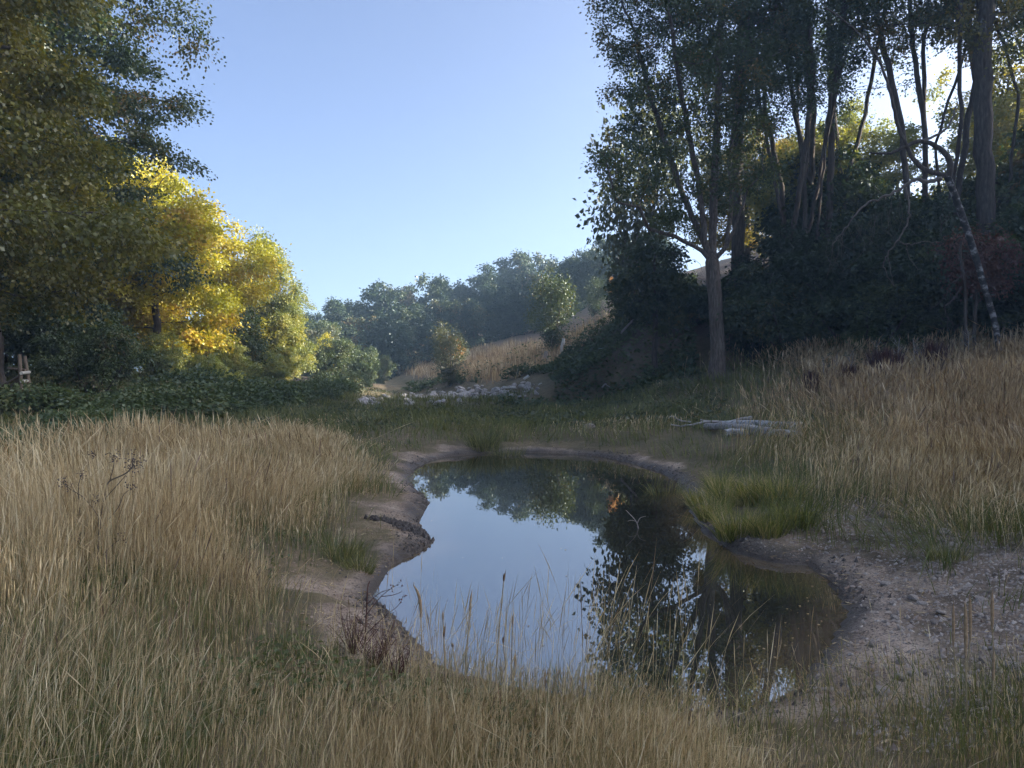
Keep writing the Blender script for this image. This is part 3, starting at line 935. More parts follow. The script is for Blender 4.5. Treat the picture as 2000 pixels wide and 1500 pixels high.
put_tree(round_, ground_at(-15.3, 50.0), 'rounded yellow-green tree at the right end of the sunlit row', None, 'golden_tree', rz=1.2, s=0.62, leafm=M['pale_leaf'])
put_tree(small, ground_at(-14.2, 41.0), 'small dark green tree silhouetted before the sunlit golden trees', None, rz=0.5, s=0.62)
put_tree(maple, ground_at(-31.0, 38.0), 'dark tree in the depth of the left wood', 'trees deep in the left wood', rz=1.5, s=1.1, leafm=M['dark_leaf'])
put_tree(maple, ground_at(-30.0, 52.0), 'dark tree in the depth of the left wood', 'trees deep in the left wood', rz=3.5, s=1.0, leafm=M['dark_leaf'])
put_tree(small, ground_at(-13.3, 16.2), 'thin crooked young tree in the dark below the huge maple', None, rz=2.5, s=0.6)
for i, (x, y, s) in enumerate([(-13.0, 24, .6), (-16.5, 29, .8), (-12.8, 33, .45), (-22, 19.5, .8), (-15.5, 47, .5), (-13.5, 57, .8), (-12.0, 62, .75), (-21, 28, 1.0), (-25, 26, 1.1), (-29, 22, 1.2), (-18, 40, .8), (-21.5, 37, 1.0), (-21, 32, 1.0), (-25, 36.5, 1.1), (-23.5, 30, 1.0), (-14.8, 41, .5), (-13.8, 44.5, .5), (-15.6, 35, .6), (-14.2, 38.5, .55), (-14.6, 48, .6)]):
    put_tree(bush, ground_at(x, y, -0.2), 'bush at the foot of the left wood, %s nearest the pond' % rank([24, 29, 33, 19.5, 47, 57, 62, 28, 26, 22, 40, 37, 32, 36.5, 30, 41, 44.5, 35, 38.5, 48], y), 'bushes at the foot of the left wood', 'bush', 'bush', rz=i * 1.3, s=s * 0.8,
             leafm=M['pale_leaf'] if y in (33, 35, 38.5, 40, 41, 44.5, 47, 48) else M['bramble_leaf'], parts=('stems', 'foliage'))  # paler leaf colour imitates sunlight on the bushes near the golden trees
# bramble mounds before the left wood
MOUNDS = [(18, 13.5, .6), (75, 15.5, .7), (150, 16.5, .75), (222, 17.8, .75), (30, 19.0, 1.0), (110, 19.5, .9), (190, 20.0, 1.0), (250, 21.5, 1.1), (310, 22.5, 1.2), (360, 24, 1.2), (410, 25.5, 1.1), (300, 27, 1.4), (380, 29, 1.4), (455, 28, 1.2),
                               (500, 31, 1.2), (450, 34, 1.4), (550, 35, 1.1), (520, 38, 1.3), (600, 39, 1.1), (575, 44, 1.3), (640, 47, 1.2), (660, 55, 1.3)]
for i, (u, Y, s) in enumerate(MOUNDS):
    x = (u - 1000) / FPX * Y
    put_tree(mound, ground_at(x, Y, -0.1), 'low bramble mound before the left wood, %s from the left' % rank([a_[0] for a_ in MOUNDS], u), 'bramble mounds along the left wood', 'bramble', 'bramble', rz=i * 1.9,
             s=s * .85, sz=s * (0.45 + 0.4 * sr.random()), parts=('canes', 'foliage'))

# far hillside wood: placed under the skyline they make
k = 0
HILL = [(632, 622, 84), (668, 575, 86), (705, 572, 92), (745, 553, 90), (792, 545, 94), (846, 533, 92), (900, 540, 96), (950, 526, 94), (992, 500, 98), (1030, 482, 96), (1075, 492, 98), (1115, 512, 92),
                (1152, 472, 90), (1196, 465, 88), (1240, 470, 80), (1290, 480, 84),
                (655, 640, 80), (700, 610, 80), (745, 600, 80), (790, 595, 82), (835, 590, 84), (880, 580, 85), (925, 580, 86), (965, 570, 88), (1005, 560, 88), (1045, 556, 87), (1085, 560, 84), (1125, 565, 80),
                (1165, 560, 76), (1205, 545, 72)]
for u, v, Y in HILL:
    x = (u - 1000) / FPX * Y
    gz_ = T1(x, Y)
    top = at(u, v, Y)[2]
    s = max(0.6, (top - gz_) / 10.3)
    put_tree(hill_protos[k % 4], (x, Y, gz_ - 0.2), ('skyline tree of the far hillside wood, %s from the left' % rank([a_[0] for a_ in HILL[:16]], u) if k < 16 else 'lower tree of the far hillside wood below the skyline, %s from the left' % rank([a_[0] for a_ in HILL[16:]], u)), 'trees of the far hillside wood', rz=k * 2.3, s=min(s, 1.25) * 1.08, sz=s)
    k += 1
put_tree(hill_protos[1], ground_at(-26, 100), 'hazy tree far down the valley behind the sunlit poplars, nearest the hillside wood', 'far valley trees', rz=1, s=0.8)
put_tree(hill_protos[2], ground_at(-33, 96), 'hazy tree far down the valley behind the sunlit poplars, middle one of three', 'far valley trees', rz=2, s=0.8)
put_tree(hill_protos[0], ground_at(-42, 92), 'hazy tree far down the valley behind the sunlit poplars, farthest left of three', 'far valley trees', rz=3, s=0.9)
# shrubs at the foot of the hillside and the valley end
for i, (u, Y, s, lab, lm) in enumerate([
    (612, 72, .95, 'dark shrub at the valley end beside the sunlit poplars', 'bramble_leaf'), (640, 66, .8, 'shrub with pale tips in the gap at the valley end', 'scrub_leaf'),
    (690, 68, .55, 'grey-green shrub at the foot of the hillside wood, left of the brown grass', 'bramble_leaf'), (738, 72, .5, 'shrub just left of the brown hillside grass', 'bramble_leaf')]):
    x = (u - 1000) / FPX * Y
    put_tree(bush, ground_at(x, Y, -0.2), lab, None, 'shrub', 'shrub', rz=i * 2.0, s=s, leafm=M[lm], parts=('stems', 'foliage'))
x = (630 - 1000) / FPX * 60
put_tree(small, ground_at(x, 60), 'little yellow-leaved tree at the valley end', None, rz=0.2, s=0.55, leafm=M['yellow_leaf'])
put_tree(scrub, ground_at(*[(880 - 1000) / FPX * 58, 58][:2]), 'thin grey shrub standing before the brown hillside grass', None, 'shrub', 'shrub', rz=0.3, s=1.05, parts=('stems', 'foliage'))
put_tree(small, ground_at((885 - 1000) / FPX * 70, 70, 0), 'small orange-leaved tree at the upper edge of the brown hillside grass', None, rz=1.2, s=0.42, leafm=M['orange_leaf'])
put_tree(small, ground_at((1202 - 1000) / FPX * 62, 62, 0), 'orange-leaved sapling on the hill crest left of the oak', None, rz=2.2, s=0.28, leafm=M['orange_leaf'])
put_tree(scrub, ground_at((1080 - 1000) / FPX * 56, 56), 'feathery grey-green tree on the slope above the white snag', None, 'small_tree', 'tree', rz=0.9, s=1.25, sz=1.3, leafm=M['dark_leaf'])
put_tree(scrub, ground_at((1160 - 1000) / FPX * 62, 62), 'low thin scrub on the hill crest', None, 'shrub', 'shrub', rz=1.9, s=.7, leafm=M['dark_leaf'], parts=('stems', 'foliage'))

# ---- leaning birch with looping limbs and a withered red bush behind
BY = 25.0
bx_, by_ = at(1950, 650, BY)[0], BY
BB = np.array([bx_, by_, T1(bx_, by_)])
birch = link('leaning_birch', None, loc=BB, label='leaning white-barked birch with a looping bare limb at the right', cat='tree')
P3 = lambda pts, dy=0.0: [at(u, v, BY + dy) - BB for u, v in pts]


def curve_pts(pts, n=6, jit=0.0):
    """Catmull-Rom through points"""
    P = np.array([pts[0]] + list(pts) + [pts[-1]], float)
    o_ = []
    for i in range(1, len(P) - 2):
        for t in np.linspace(0, 1, n, endpoint=False):
            p0, p1, p2, p3 = P[i - 1], P[i], P[i + 1], P[i + 2]
            o_.append(0.5 * ((2 * p1) + (-p0 + p2) * t + (2 * p0 - 5 * p1 + 4 * p2 - p3) * t * t + (-p0 + 3 * p1 - 3 * p2 + p3) * t ** 3))
    o_.append(P[-2])
    o_ = np.array(o_)
    if jit:
        o_[1:-1] += rng.normal(size=o_[1:-1].shape) * jit
    return o_


def curved_tube(mb, pts, r0, r1, sides=7, n=6, jit=0.0):
    c_ = curve_pts(pts, n, jit)
    mb.tube(c_, np.linspace(r0, r1, len(c_)), sides)


mb = MB()
curved_tube(mb, [np.array([0.1, 0, -0.3])] + P3([(1945, 640), (1925, 570), (1905, 500), (1882, 430), (1862, 375), (1850, 345)]), 0.09, 0.11, 9)
link('trunk', mb.mesh('birch_trunk', M['birch'], True), birch)
mb = MB()
curved_tube(mb, P3([(1850, 345), (1810, 332), (1785, 312), (1768, 280), (1752, 240), (1735, 170), (1712, 110), (1660, 50), (1612, 15)]), 0.085, 0.025, 8, jit=0.01)
link('main_limb', mb.mesh('birch_limb', M['bark'], True), birch)
mb = MB()
curved_tube(mb, P3([(1852, 345), (1856, 318), (1838, 292), (1802, 276), (1765, 288), (1735, 300), (1700, 298)]), 0.11, 0.03, 8, jit=0.01)
link('looping_limb', mb.mesh('birch_loop', M['bark'], True), birch)
mb = MB()
curved_tube(mb, P3([(1840, 348), (1812, 354), (1790, 350), (1768, 362), (1735, 380), (1690, 400), (1655, 440), (1625, 480)], -0.3), 0.08, 0.012, 6, jit=0.02)
curved_tube(mb, P3([(1768, 365), (1775, 410), (1770, 440), (1752, 470), (1735, 495), (1725, 520), (1748, 560)], -0.4), 0.035, 0.01, 5, jit=0.02)
curved_tube(mb, P3([(1752, 470), (1780, 478), (1800, 472), (1840, 474)], -0.4), 0.02, 0.008, 4, jit=0.02)
curved_tube(mb, P3([(1735, 495), (1740, 530), (1746, 556)], -0.5), 0.015, 0.006, 4, jit=0.02)
curved_tube(mb, P3([(1770, 478), (1780, 510), (1800, 528)], -0.3), 0.012, 0.006, 4, jit=0.02)
curved_tube(mb, P3([(1800, 277), (1850, 250), (1870, 200)], 0.3), 0.05, 0.02, 5, jit=0.02)
for _ in range(26):
    t = rng.random()
    q = at(1620 + 150 * t + rng.normal() * 8, 470 - 90 * t, BY - .4) - BB
    ln = 0.5 + rng.random() * 1.0
    curved_tube(mb, [q, q + np.array([rng.normal() * .1, rng.normal() * .1, -ln * .5]), q + np.array([rng.normal() * .2, rng.normal() * .2, -ln])], 0.007, 0.004, 3, n=3)
link('dead_branches', mb.mesh('birch_dead', M['dead_dim'], True), birch)
# dead hanging branch lower right
db = at(1878, 540, BY - 0.5)
DB = np.array([db[0], db[1], T1(db[0], db[1])])
mb = MB()
Q3 = lambda pts, dy=-0.5: [at(u, v, BY + dy) - DB for u, v in pts]
curved_tube(mb, [np.array([0.25, 0, -0.2]), np.array([0.15, 0, 1.2])] + Q3([(1885, 560), (1876, 500), (1878, 470)]), 0.06, 0.03, 6)
curved_tube(mb, Q3([(1878, 560), (1865, 580), (1858, 590), (1845, 600), (1852, 620), (1862, 632), (1860, 640)]), 0.035, 0.01, 5, jit=0.02)
curved_tube(mb, Q3([(1873, 545), (1855, 555), (1845, 580), (1825, 598), (1815, 605)]), 0.025, 0.008, 4, jit=0.02)
curved_tube(mb, Q3([(1852, 620), (1850, 640), (1856, 655)]), 0.012, 0.006, 4, jit=0.01)
link('dead_tree', mb.mesh('dead_tree', M['bark'], True), loc=DB, label='pale dead sapling with crooked hanging twigs beside the leaning birch', cat='dead tree')
rb = at(1905, 500, BY + 1.2)
gz_ = T1(rb[0], rb[1])
stems_r = [[b0, (0, 0, 1.2), (0.1, 0, rb[2] - gz_ - 0.6)]]
redb = tree_meshes('redb', 71, stems_r, [[0, 0, rb[2] - gz_, 1.35, 1.1, 1.15], [-0.5, 0, rb[2] - gz_ - .2, .9, .8, .9], [.6, 0, rb[2] - gz_ - .5, .9, .8, .8]], 260, 0.06, 6000, 0.10,
                   M['bark'], M['red_leaf'], step=0.22, kill=0.3, spread=0.16, droop=0.6, leaf_only_tips=0.03, tip_r=0.006)
put_tree(redb, (rb[0], rb[1], gz_), 'withered red-brown bush behind the leaning birch trunk', None, 'withered_bush', 'bush', parts=('stems', 'foliage'))

# ------------------------------------------------------------------ ground cover on the hillside
def ground_depth(u, v, y0=25, y1=90):
    """depth at which the view line through (u,v) meets the ground"""
    ys = np.linspace(y0, y1, 600)
    P = np.array([at(u, v, y) for y in ys])
    below = terrain(P[:, 0], P[:, 1]) > P[:, 2]
    return float(ys[np.argmax(below)]) if below.any() else y1


# where the pale rubble lies
RUB = []
while len(RUB) < 210:
    t_ = rng.random()
    u = 702 + 350 * t_; v = 786 - 24 * t_ + rng.normal() * (4 + 4 * t_)
    if 745 < u < 800 and rng.random() < .5:
        continue
    Yg = ground_depth(u, v, 30, 75)
    p = at(u, v, Yg)
    if Yg > 74 or T1(p[0], p[1]) < 0.03:
        continue
    RUB.append((p[0], p[1]))
RUB = np.array(RUB)


def off_rubble(x, y, r_=0.9):
    k_ = np.ones(len(x), bool)
    for a_, b_ in RUB:
        k_ &= (np.abs(x - a_) > r_) | (np.abs(y - b_) > r_ * 1.6)
    return k_


def scatter_leaves(n, fn, size, lift):
    x, y, keep = fn(n)
    x, y = x[keep], y[keep]
    k_ = off_rubble(x, y); x, y = x[k_], y[k_]
    z = terrain(x, y)
    lump = smooth(0.35, 0.75, fbm(x * 0.8, y * 0.8, 3)) * lift
    z = z + rng.random(len(x)) ** 0.6 * (0.12 + lump)
    ax = rng.normal(size=(len(x), 3)) * np.array([1, 1, .35]); nn = rng.normal(size=(len(x), 3)) * .6 + np.array([0, -.2, 1])
    tint = np.clip(0.55 * fbm(x * 0.9, y * 0.9, 5) + 0.45 * rng.random(len(x)), 0, 1)
    return leaf_quads(np.stack([x, y, z], 1), ax, nn, size * (0.6 + 0.8 * rng.random(len(x))), tint)


def hill_region(n):
    y = 32 + 32 * rng.random(n) ** 1.2; x = (-0.16 + 0.40 * rng.random(n)) * y
    t = toe_sd(x, y)
    keep = (t > -1.2) & (t < 13) & ~((t > 2) & (y < 42) & (x > 5.2) & (rng.random(n) < 0.8)) & ~((y > 50) & (t > 2.2) & (rng.random(n) < .93))
    return x, y, keep


V, q, tt = scatter_leaves(90000, hill_region, 0.20, 0.75)
link('ground_ivy', build_mesh('hill_cover', V, [q], M['bramble_leaf'], False, {'tint': tt}), kind='stuff', label='dark green bramble cover on the steep hillside')


def valley_region(n):
    y = 21 + 36 * rng.random(n) ** 1.1; x = (-0.34 + 0.62 * rng.random(n)) * y
    t = toe_sd(x, y); d = poly_sd(x, y, SHORE)
    e = np.hypot((x - POOL2[0]) / POOL2[2], (y - POOL2[1]) / POOL2[3])
    keep = (t < 1.0) & (d > 2.5) & (e > 1.05) & (fbm(x * .35, y * .35, 2) > 0.42)
    return x, y, keep


V, q, tt = scatter_leaves(45000, valley_region, 0.12, 0.18)
link('low_weeds', build_mesh('valley_cover', V, [q], M['scrub_leaf'], False, {'tint': tt}), kind='stuff', label='low green weeds covering the valley floor behind the pond')


def near_region(n):
    y = 2.3 + 5.5 * rng.random(n) ** 1.2; x = (-0.75 + 0.95 * rng.random(n)) * (y + .4)
    d = poly_sd(x, y, SHORE)
    keep = (d > 0.8) & (fbm(x * 1.1 + 3, y * 1.1, 1) > 0.50)
    return x, y, keep


V, q, tt = scatter_leaves(26000, near_region, 0.035, 0.04)
link('clover', build_mesh('near_cover', V, [q], M['green_blade'], False, {'tint': tt * 0.7}), kind='stuff', label='low green herbs between the foreground grass stems')

# ------------------------------------------------------------------ grass
def sample(n, y0, y1, q, xl=0.80, xpad=1.6):
    yy = np.linspace(y0, y1, 400)
    pdf = yy ** -q * (xl * yy + xpad)
    cdf = np.cumsum(pdf); cdf /= cdf[-1]
    y = np.interp(rng.random(n), cdf, yy)
    x = (rng.random(n) * 2 - 1) * (xl * y + xpad)
    return x, y


def zones(x, y):
    d = poly_sd(x, y, SHORE); t = toe_sd(x, y)
    bw = beach_width(x, y)
    e = np.hypot((x - POOL2[0]) / POOL2[2], (y - POOL2[1]) / POOL2[3])
    gv = gravel_zone(x, y) + 0.55 * smooth(1.7, 0.9, np.hypot(x - 3.2, (y - 7.4) / 1.5)) + 0.6 * smooth(1.3, 0.6, np.hypot(x - 2.6, (y - 5.6) / 1.6))
    return d, t, bw, e, np.clip(gv, 0, 1)


def straw_prob(x, y):
    d, t, bw, e, gv = zones(x, y)
    left = smooth(0.15, 1.3, d - bw) * (x < 1.0)
    left = left * (0.15 + 0.75 * smooth(0.36, 0.62, fbm(x * 0.8, y * 0.8, 2))) * (1 - 0.75 * smooth(4.8, 3.6, y) * smooth(-0.3, -1.2, x))
    left = left * (1 - 0.96 * smooth(12, 24, y + 9 * (fbm(x * .45, y * .45, 3) - .5))) * (1 - 0.93 * smooth(-5.2, -7.4, x + 1.2 * (fbm(x * .8, y * .8, 1) - .5)) * smooth(7, 10, y))
    right = smooth(0.4, 1.6, d - bw) * (x >= 1.0) * (0.35 + 0.65 * smooth(0.40, 0.58, fbm(x * 0.5, y * 0.5, 5)))
    slope = smooth(-0.5, 1.5, x - 6.3 + 0.9 * np.clip(14 - y, -8, 8) * 0.35 + 1.2 * (fbm(x * .5, y * .5, 1) - .5))     # the tall reddish grass of the slope
    right = right * (0.22 + 0.78 * slope) * (1 - 0.93 * gv)
    right = right * (1 - 0.97 * smooth(1.25, 0.85, np.hypot((x - 5.7) / 2.9, (y - 17.4) / 2.4)))                          # the logs lie clear
    right = right * (1 - 0.9 * smooth(20, 23, y) * smooth(8.5, 6.5, x - (y - 21) * 0.35))
    near = smooth(5.2, 4.5, y + 0.5 * (fbm(x * 1.5, y * 1.5, 3) - .5)) * (d > 0.02) * (0.35 + 0.65 * (x > -0.6)) * (0.35 + 0.65 * smooth(1.4, 0.4, x)) * 0.6
    p = np.maximum(np.maximum(left, right), near * (1 - 0.5 * gv))
    back = smooth(16.5, 19.5, y) * smooth(-6.0, -2.5, x + 1.5 * (fbm(x, y, 6) - .5)) * (x < 6)
    p = p * (1 - back) + back * p * 0.75 * smooth(0.42, 0.6, fbm(x * 0.8, y * 0.8, 6))
    return p * (e > 1.1) * (t < 1.5) * (d > 0)


def green_prob(x, y):
    d, t, bw, e, gv = zones(x, y)
    logs_ = 1 - 0.55 * smooth(1.2, 0.8, np.hypot((x - 5.6) / 2.6, (y - 17.4) / 2.2))
    p = smooth(0.0, 0.7, d - bw) * (0.35 + 0.65 * smooth(0.35, 0.6, fbm(x * 0.7 + 40, y * 0.7, 4)))
    p = p * (1 - 0.8 * gv * smooth(0.56, 0.42, fbm(x * 1.6, y * 1.6, 7)))
    p = np.maximum(p, 0.8 * smooth(5.0, 4.4, y) * (d > 0.05) * (1 - 0.5 * gv) * (1 - 0.55 * smooth(0.3, 1.2, x)))
    return p * logs_ * (e > 1.0) * (t < 1.2) * (d > 0)


def add_grass(name, label, N_, y0, y1, qe, prob, hfun, wk, wmin, mat, lean, curl, levels, wprof, tintf):
    x, y = sample(N_, y0, y1, qe)
    k = rng.random(N_) < prob(x, y)
    x, y = x[k], y[k]; n = len(x)
    z = terrain(x, y) - 0.02
    h = hfun(x, y) * (0.6 + 0.6 * rng.random(n))
    w = np.maximum(wmin, wk * np.hypot(x, y)) * (0.7 + 0.6 * rng.random(n))
    pat = fbm(x * 0.75, y * 0.75, 5)
    swirl = 12.6 * fbm(x * 0.28, y * 0.28, 2)
    hd = np.where(rng.random(n) < 0.65, swirl + rng.normal(size=n) * 0.7, rng.random(n) * 6.283)
    h = h * (0.68 + 0.62 * smooth(0.3, 0.7, fbm(x * 0.95 + 30, y * 0.95, 3)))
    lean = lean * (0.7 + 3.2 * smooth(0.55, 0.78, pat))
    V, Q, Tt, tt = blades(np.stack([x, y, z], 1), h, w, hd, np.abs(rng.normal(size=n)) * lean * np.where(rng.random(n) < 0.16, 4.0, 1.0), rng.random(n) ** 2 * curl * np.where(rng.random(n) < 0.12, 3.0, 1.0), tintf(x, y, n), levels, wprof)
    me = build_mesh(name, V, [Q, Tt], mat, False, {'tint': tt})
    link(name, me, kind='stuff', label=label)
    return n


def straw_h(x, y):
    h = (0.62 + 0.25 * fbm(x * 0.4, y * 0.4, 1)) * (1 - 0.55 * smooth(9, 18, y) * (x < 1))
    nearf = smooth(6.0, 4.6, y)
    tall = rng.random(np.shape(x)) < np.where((x > -0.9) & (x < 0.5), 0.07, 0.025)
    h = h * (1 - nearf * np.where(tall, 0.08, 0.55)) * np.where(x > 1, 0.85 + 0.25 * smooth(10, 16, y), 1.0)
    d = poly_sd(x, y, SHORE)
    h = h * (1 - 0.45 * smooth(15.5, 19, y) * smooth(-6.5, -3, x) * (x < 6.5)) * np.where((x > 1) & (x < 6.5), 0.8, 1.0)
    return h * (0.55 + 0.45 * np.maximum(smooth(0.5, 2.2, d), tall * nearf))


def straw_t(x, y, n):
    return np.clip(0.55 * fbm(x * 0.9, y * 0.9, 7) + 0.05 + 0.75 * (rng.random(n) - 0.25), 0, 1)


SL = (0, 0.45, 0.76, 0.86); SW = (0.8, 0.7, 0.6, 2.3)
n0_ = 0
n1_ = add_grass('dry_grass', 'tall dry straw-coloured grass of the meadow around the pond', 560000, 2.3, 36, 1.45,
                lambda x, y: straw_prob(x, y) * (x < 6.5), straw_h, 0.00047, 0.0013, M['straw'], 0.15, 0.30, SL, SW, straw_t)
n2_ = add_grass('dry_grass', 'reddish dry grass on the slope right of the logs', 200000, 9, 34, 1.35,
                lambda x, y: straw_prob(x, y) * (x >= 6.0), straw_h, 0.00056, 0.003, M['straw_red'], 0.17, 0.32, SL, SW, straw_t)


def green_h(x, y):
    return (0.20 + 0.18 * fbm(x * 0.6, y * 0.6, 3)) * (0.75 + 0.25 * smooth(4, 7, y)) * (1 + 0.3 * smooth(12, 24, y))


def green_t(x, y, n):
    return np.clip(0.55 * fbm(x * 0.8, y * 0.8, 6) + 0.5 * rng.random(n) - 0.05, 0, 1)


n3_ = add_grass('green_grass', 'short green grass under and between the dry stems', 190000, 2.2, 46, 1.4, green_prob, green_h, 0.00085, 0.0038, M['green_blade'], 0.35, 0.55,
                (0, 0.4, 0.75), (1, 0.95, 0.65), green_t)


# darker seed stalks among the straw
add_grass('seed_stalks', 'thin dark seed stalks scattered through the dry meadow', 60000, 3.2, 26, 1.4, lambda x, y: 0.16 * straw_prob(x, y) * smooth(0.45, 0.65, fbm(x * 0.9 + 11, y * 0.9, 2)),
          lambda x, y: straw_h(x, y) * 1.12, 0.0006, 0.002, M['seed_stalk'], 0.12, 0.2, (0, 0.5, 0.72, 0.88), (0.8, 0.8, 1.2, 3.0), straw_t)


# dry grass on the far hillside
def hill_dry(x, y):
    t = toe_sd(x, y)
    band = smooth(1.5, 3.0, t) * smooth(11.5, 9.5, t + 1.5 * (fbm(x * .3, y * .3, 2) - .5)) * smooth(48, 53, y + 0.0 * x) * (y < 84)
    return band


n4_ = add_grass('dry_grass', 'strip of brown dry grass on the far hillside below the wood', 90000, 47, 86, 0.2, hill_dry, lambda x, y: 0.7 + 0 * x, 0.0009, 0.01, M['straw_red'], 0.15, 0.2,
                (0, 0.5), (1, 0.8), straw_t)
print('GRASS', n1_, n2_, n3_, n4_)

# ------------------------------------------------------------------ rush tussocks
def tussock_mesh(name, n, rad, h, mat, lean=0.45, curl=0.5, w=0.006, dead=0.0):
    a = rng.random(n) * 6.283; rr_ = rad * np.sqrt(rng.random(n))
    x, y = np.cos(a) * rr_, np.sin(a) * rr_
    hd = a + rng.normal(size=n) * 0.5
    hh = h * (0.35 + 0.75 * rng.random(n))
    tn = np.where(rng.random(n) < dead, 0.9 + 0.1 * rng.random(n), rng.random(n) ** 1.3)
    V, Q, Tt, tt = blades(np.stack([x, y, np.full(n, -0.05)], 1), hh, np.full(n, w) * (0.7 + 0.6 * rng.random(n)), hd, rng.random(n) * lean * (0.3 + rr_ / rad), rng.random(n) ** 1.5 * curl,
                          tn, (0, 0.35, 0.7), (1, 0.95, 0.6))
    return build_mesh(name, V, [Q, Tt], mat, False, {'tint': tt})


rush = [tussock_mesh('rush_%d' % i, 520, 0.24, 0.56, M['rush_blade'], 0.55, 0.75, 0.008, 0.22) for i in range(3)]
for i, (u, v, s, lab) in enumerate([
    (1362, 985, .7, 'small bright green rush tussock at the water, far end of the rush bed'), (1392, 1018, .85, 'bright green rush tussock at the left front of the rush bed'),
    (1440, 1055, 1.05, 'bright green rush tussock leaning over the water, front of the rush bed'), (1497, 1066, .85, 'bright green rush tussock at the front right of the rush bed'),
    (1552, 1058, .9, 'bright green rush tussock at the right end of the rush bed, beside the stones'), (1420, 1000, 1.1, 'bright green rush tussock in the middle of the rush bed'),
    (1480, 1010, 1.1, 'bright green rush tussock at the back right of the rush bed'), (1530, 1020, 1.05, 'olive rush tussock where the rush bed meets the dry grass'),
    (1405, 972, .8, 'olive rush tussock at the back of the rush bed')]):
    p = on_plane(u, v, 0.05)
    link('rush_tussock', rush[i % 3], loc=(p[0], p[1], max(T1(p[0], p[1]), -0.06) - 0.01), rot=(0, 0, i * 1.1), scale=(s * .88, s * .88, s * .82), label=lab, cat='rush')
small_t = [tussock_mesh('sedge_%d' % i, 420, 0.2, 0.36, M['green_blade'], 0.6, 0.7, 0.005) for i in range(2)]
for i, (u, v, s, lab) in enumerate([
    (1510, 1098, .9, 'drooping olive sedge tuft at the water in front of the rush bed'), (1300, 940, 1.3, 'small green sedge tuft at the far right water edge'),
    (945, 868, 1.8, 'dark green grass tuft on the far bank of the pond'), (985, 872, 1.6, 'low dark grass tuft at the middle of the far bank'),
    (1850, 1110, .7, 'grey-green tuft on the pale gravel'), (1910, 1065, .8, 'tuft of grass at the upper edge of the pale gravel'), (668, 1075, .9, 'olive grass tuft on the mud at the left shore'),
    (700, 1090, .7, 'small olive grass tuft beside the left shore, nearest the water')]):
    p = on_plane(u, v, 0.2)
    link('sedge_tuft', small_t[i % 2], loc=(p[0], p[1], T1(p[0], p[1]) - 0.01), rot=(0, 0, i * 2.0), scale=s, label=lab, cat='grass tuft')

# ------------------------------------------------------------------ stones
def rock_mesh(name, seed, mat, flat=0.6, sub=2):
    import bmesh
    r = np.random.default_rng(seed)
    bm = bmesh.new()
    bmesh.ops.create_icosphere(bm, subdivisions=sub, radius=1.0)
    pl_ = r.normal(size=(9, 3)); pl_ /= np.linalg.norm(pl_, axis=1, keepdims=True); dd = 0.55 + 0.3 * r.random(9)
    for v in bm.verts:
        c_ = np.array(v.co)
        for nrm, d_ in zip(pl_, dd):
            s_ = c_ @ nrm
            if s_ > d_:
                c_ = c_ - nrm * (s_ - d_) * 0.9
        c_ += r.normal(size=3) * 0.03
        v.co = (c_[0] * 1.15, c_[1] * 0.9, c_[2] * flat)
    me = bpy.data.meshes.new(name)
    bm.to_mesh(me); bm.free()
    me.materials.append(mat)
    return me


stones = [rock_mesh('stone_%d' % i, 300 + i, M['stone'], 0.45 + 0.2 * (i % 3)) for i in range(6)]
stones_b = [rock_mesh('stone_brown_%d' % i, 320 + i, M['stone_brown'], 0.5 + 0.1 * i) for i in range(4)]
rubbles = [rock_mesh('rubble_%d' % i, 340 + i, M['rubble'], 0.5 + 0.12 * i) for i in range(5)]
pebbles = [rock_mesh('pebble_%d' % i, 360 + i, M['stone'], 0.6, 1) for i in range(3)]


def put_stone(me, x, y, s, label, group=None, name='stone', cat='stone', sink=0.25, tilt=0.25):
    return link(name, me, loc=(x, y, T1(x, y) + s * (0.5 - sink) * 0.6), rot=(rng.normal() * tilt, rng.normal() * tilt, rng.random() * 6.28), scale=(s, s * (0.75 + 0.4 * rng.random()), s * (0.7 + 0.4 * rng.random())),
                label=label, cat=cat, group=group)


# stones one can single out
for u, v, s, lab, bl in [
    (1412, 812, .42, 'large pale boulder half hidden in dry grass behind the logs', 0), (1152, 836, .34, 'pale pointed boulder left of the tall grass behind the pond', 0),
    (1166, 818, .30, 'rounded pale boulder just behind the pointed one', 0), (1620, 1345, .10, 'pale upright stone on the near mud at the right water edge', 0),
    (1645, 1358, .06, 'small pale stone beside the upright one on the near mud', 0), (1725, 1355, .10, 'flat grey slab stone in grass near the lower right', 0),
    (1760, 1325, .085, 'bright angular stone in grass at the lower right', 0), (1785, 1170, .12, 'tilted wedge-shaped stone standing on the gravel edge', 0),
    (1845, 1042, .16, 'blocky pale stone by the dry grass above the gravel', 0), (1730, 1012, .20, 'broad dark-edged stone at the top of the stony bank', 1),
    (1614, 1107, .05, 'small white stone at the mud edge near the rushes', 0), (1632, 1104, .045, 'second small white stone beside the first on the mud', 0),
    (1652, 1101, .06, 'tilted white stone at the upper edge of the mud', 0), (1665, 1148, .07, 'long pale stone on the dark clods by the water', 0),
    (1730, 1142, .10, 'pale broken stone at the edge of the green strip', 0), (1705, 1260, .085, 'brown flat stone alone on the near mud', 1),
    (1750, 1210, .075, 'white rounded stone on the green strip right of the mud', 0), (1625, 1075, .08, 'pale stone in the grass behind the mud', 0), (1560, 755, .5, 'grey flat boulder on the slope near the oak', 1),
    (1290, 822, .28, 'pale boulder left of the log pile', 0), (1250, 830, .2, 'small pale boulder between the pointed boulder and the logs', 0)]:
    zz = 0.35
    for _ in range(4):
        p = on_plane(u, v, zz); zz = T1(p[0], p[1])
    put_stone((stones_b if bl else stones)[int(rng.integers(4))], p[0], p[1], s * 0.5, lab, None)
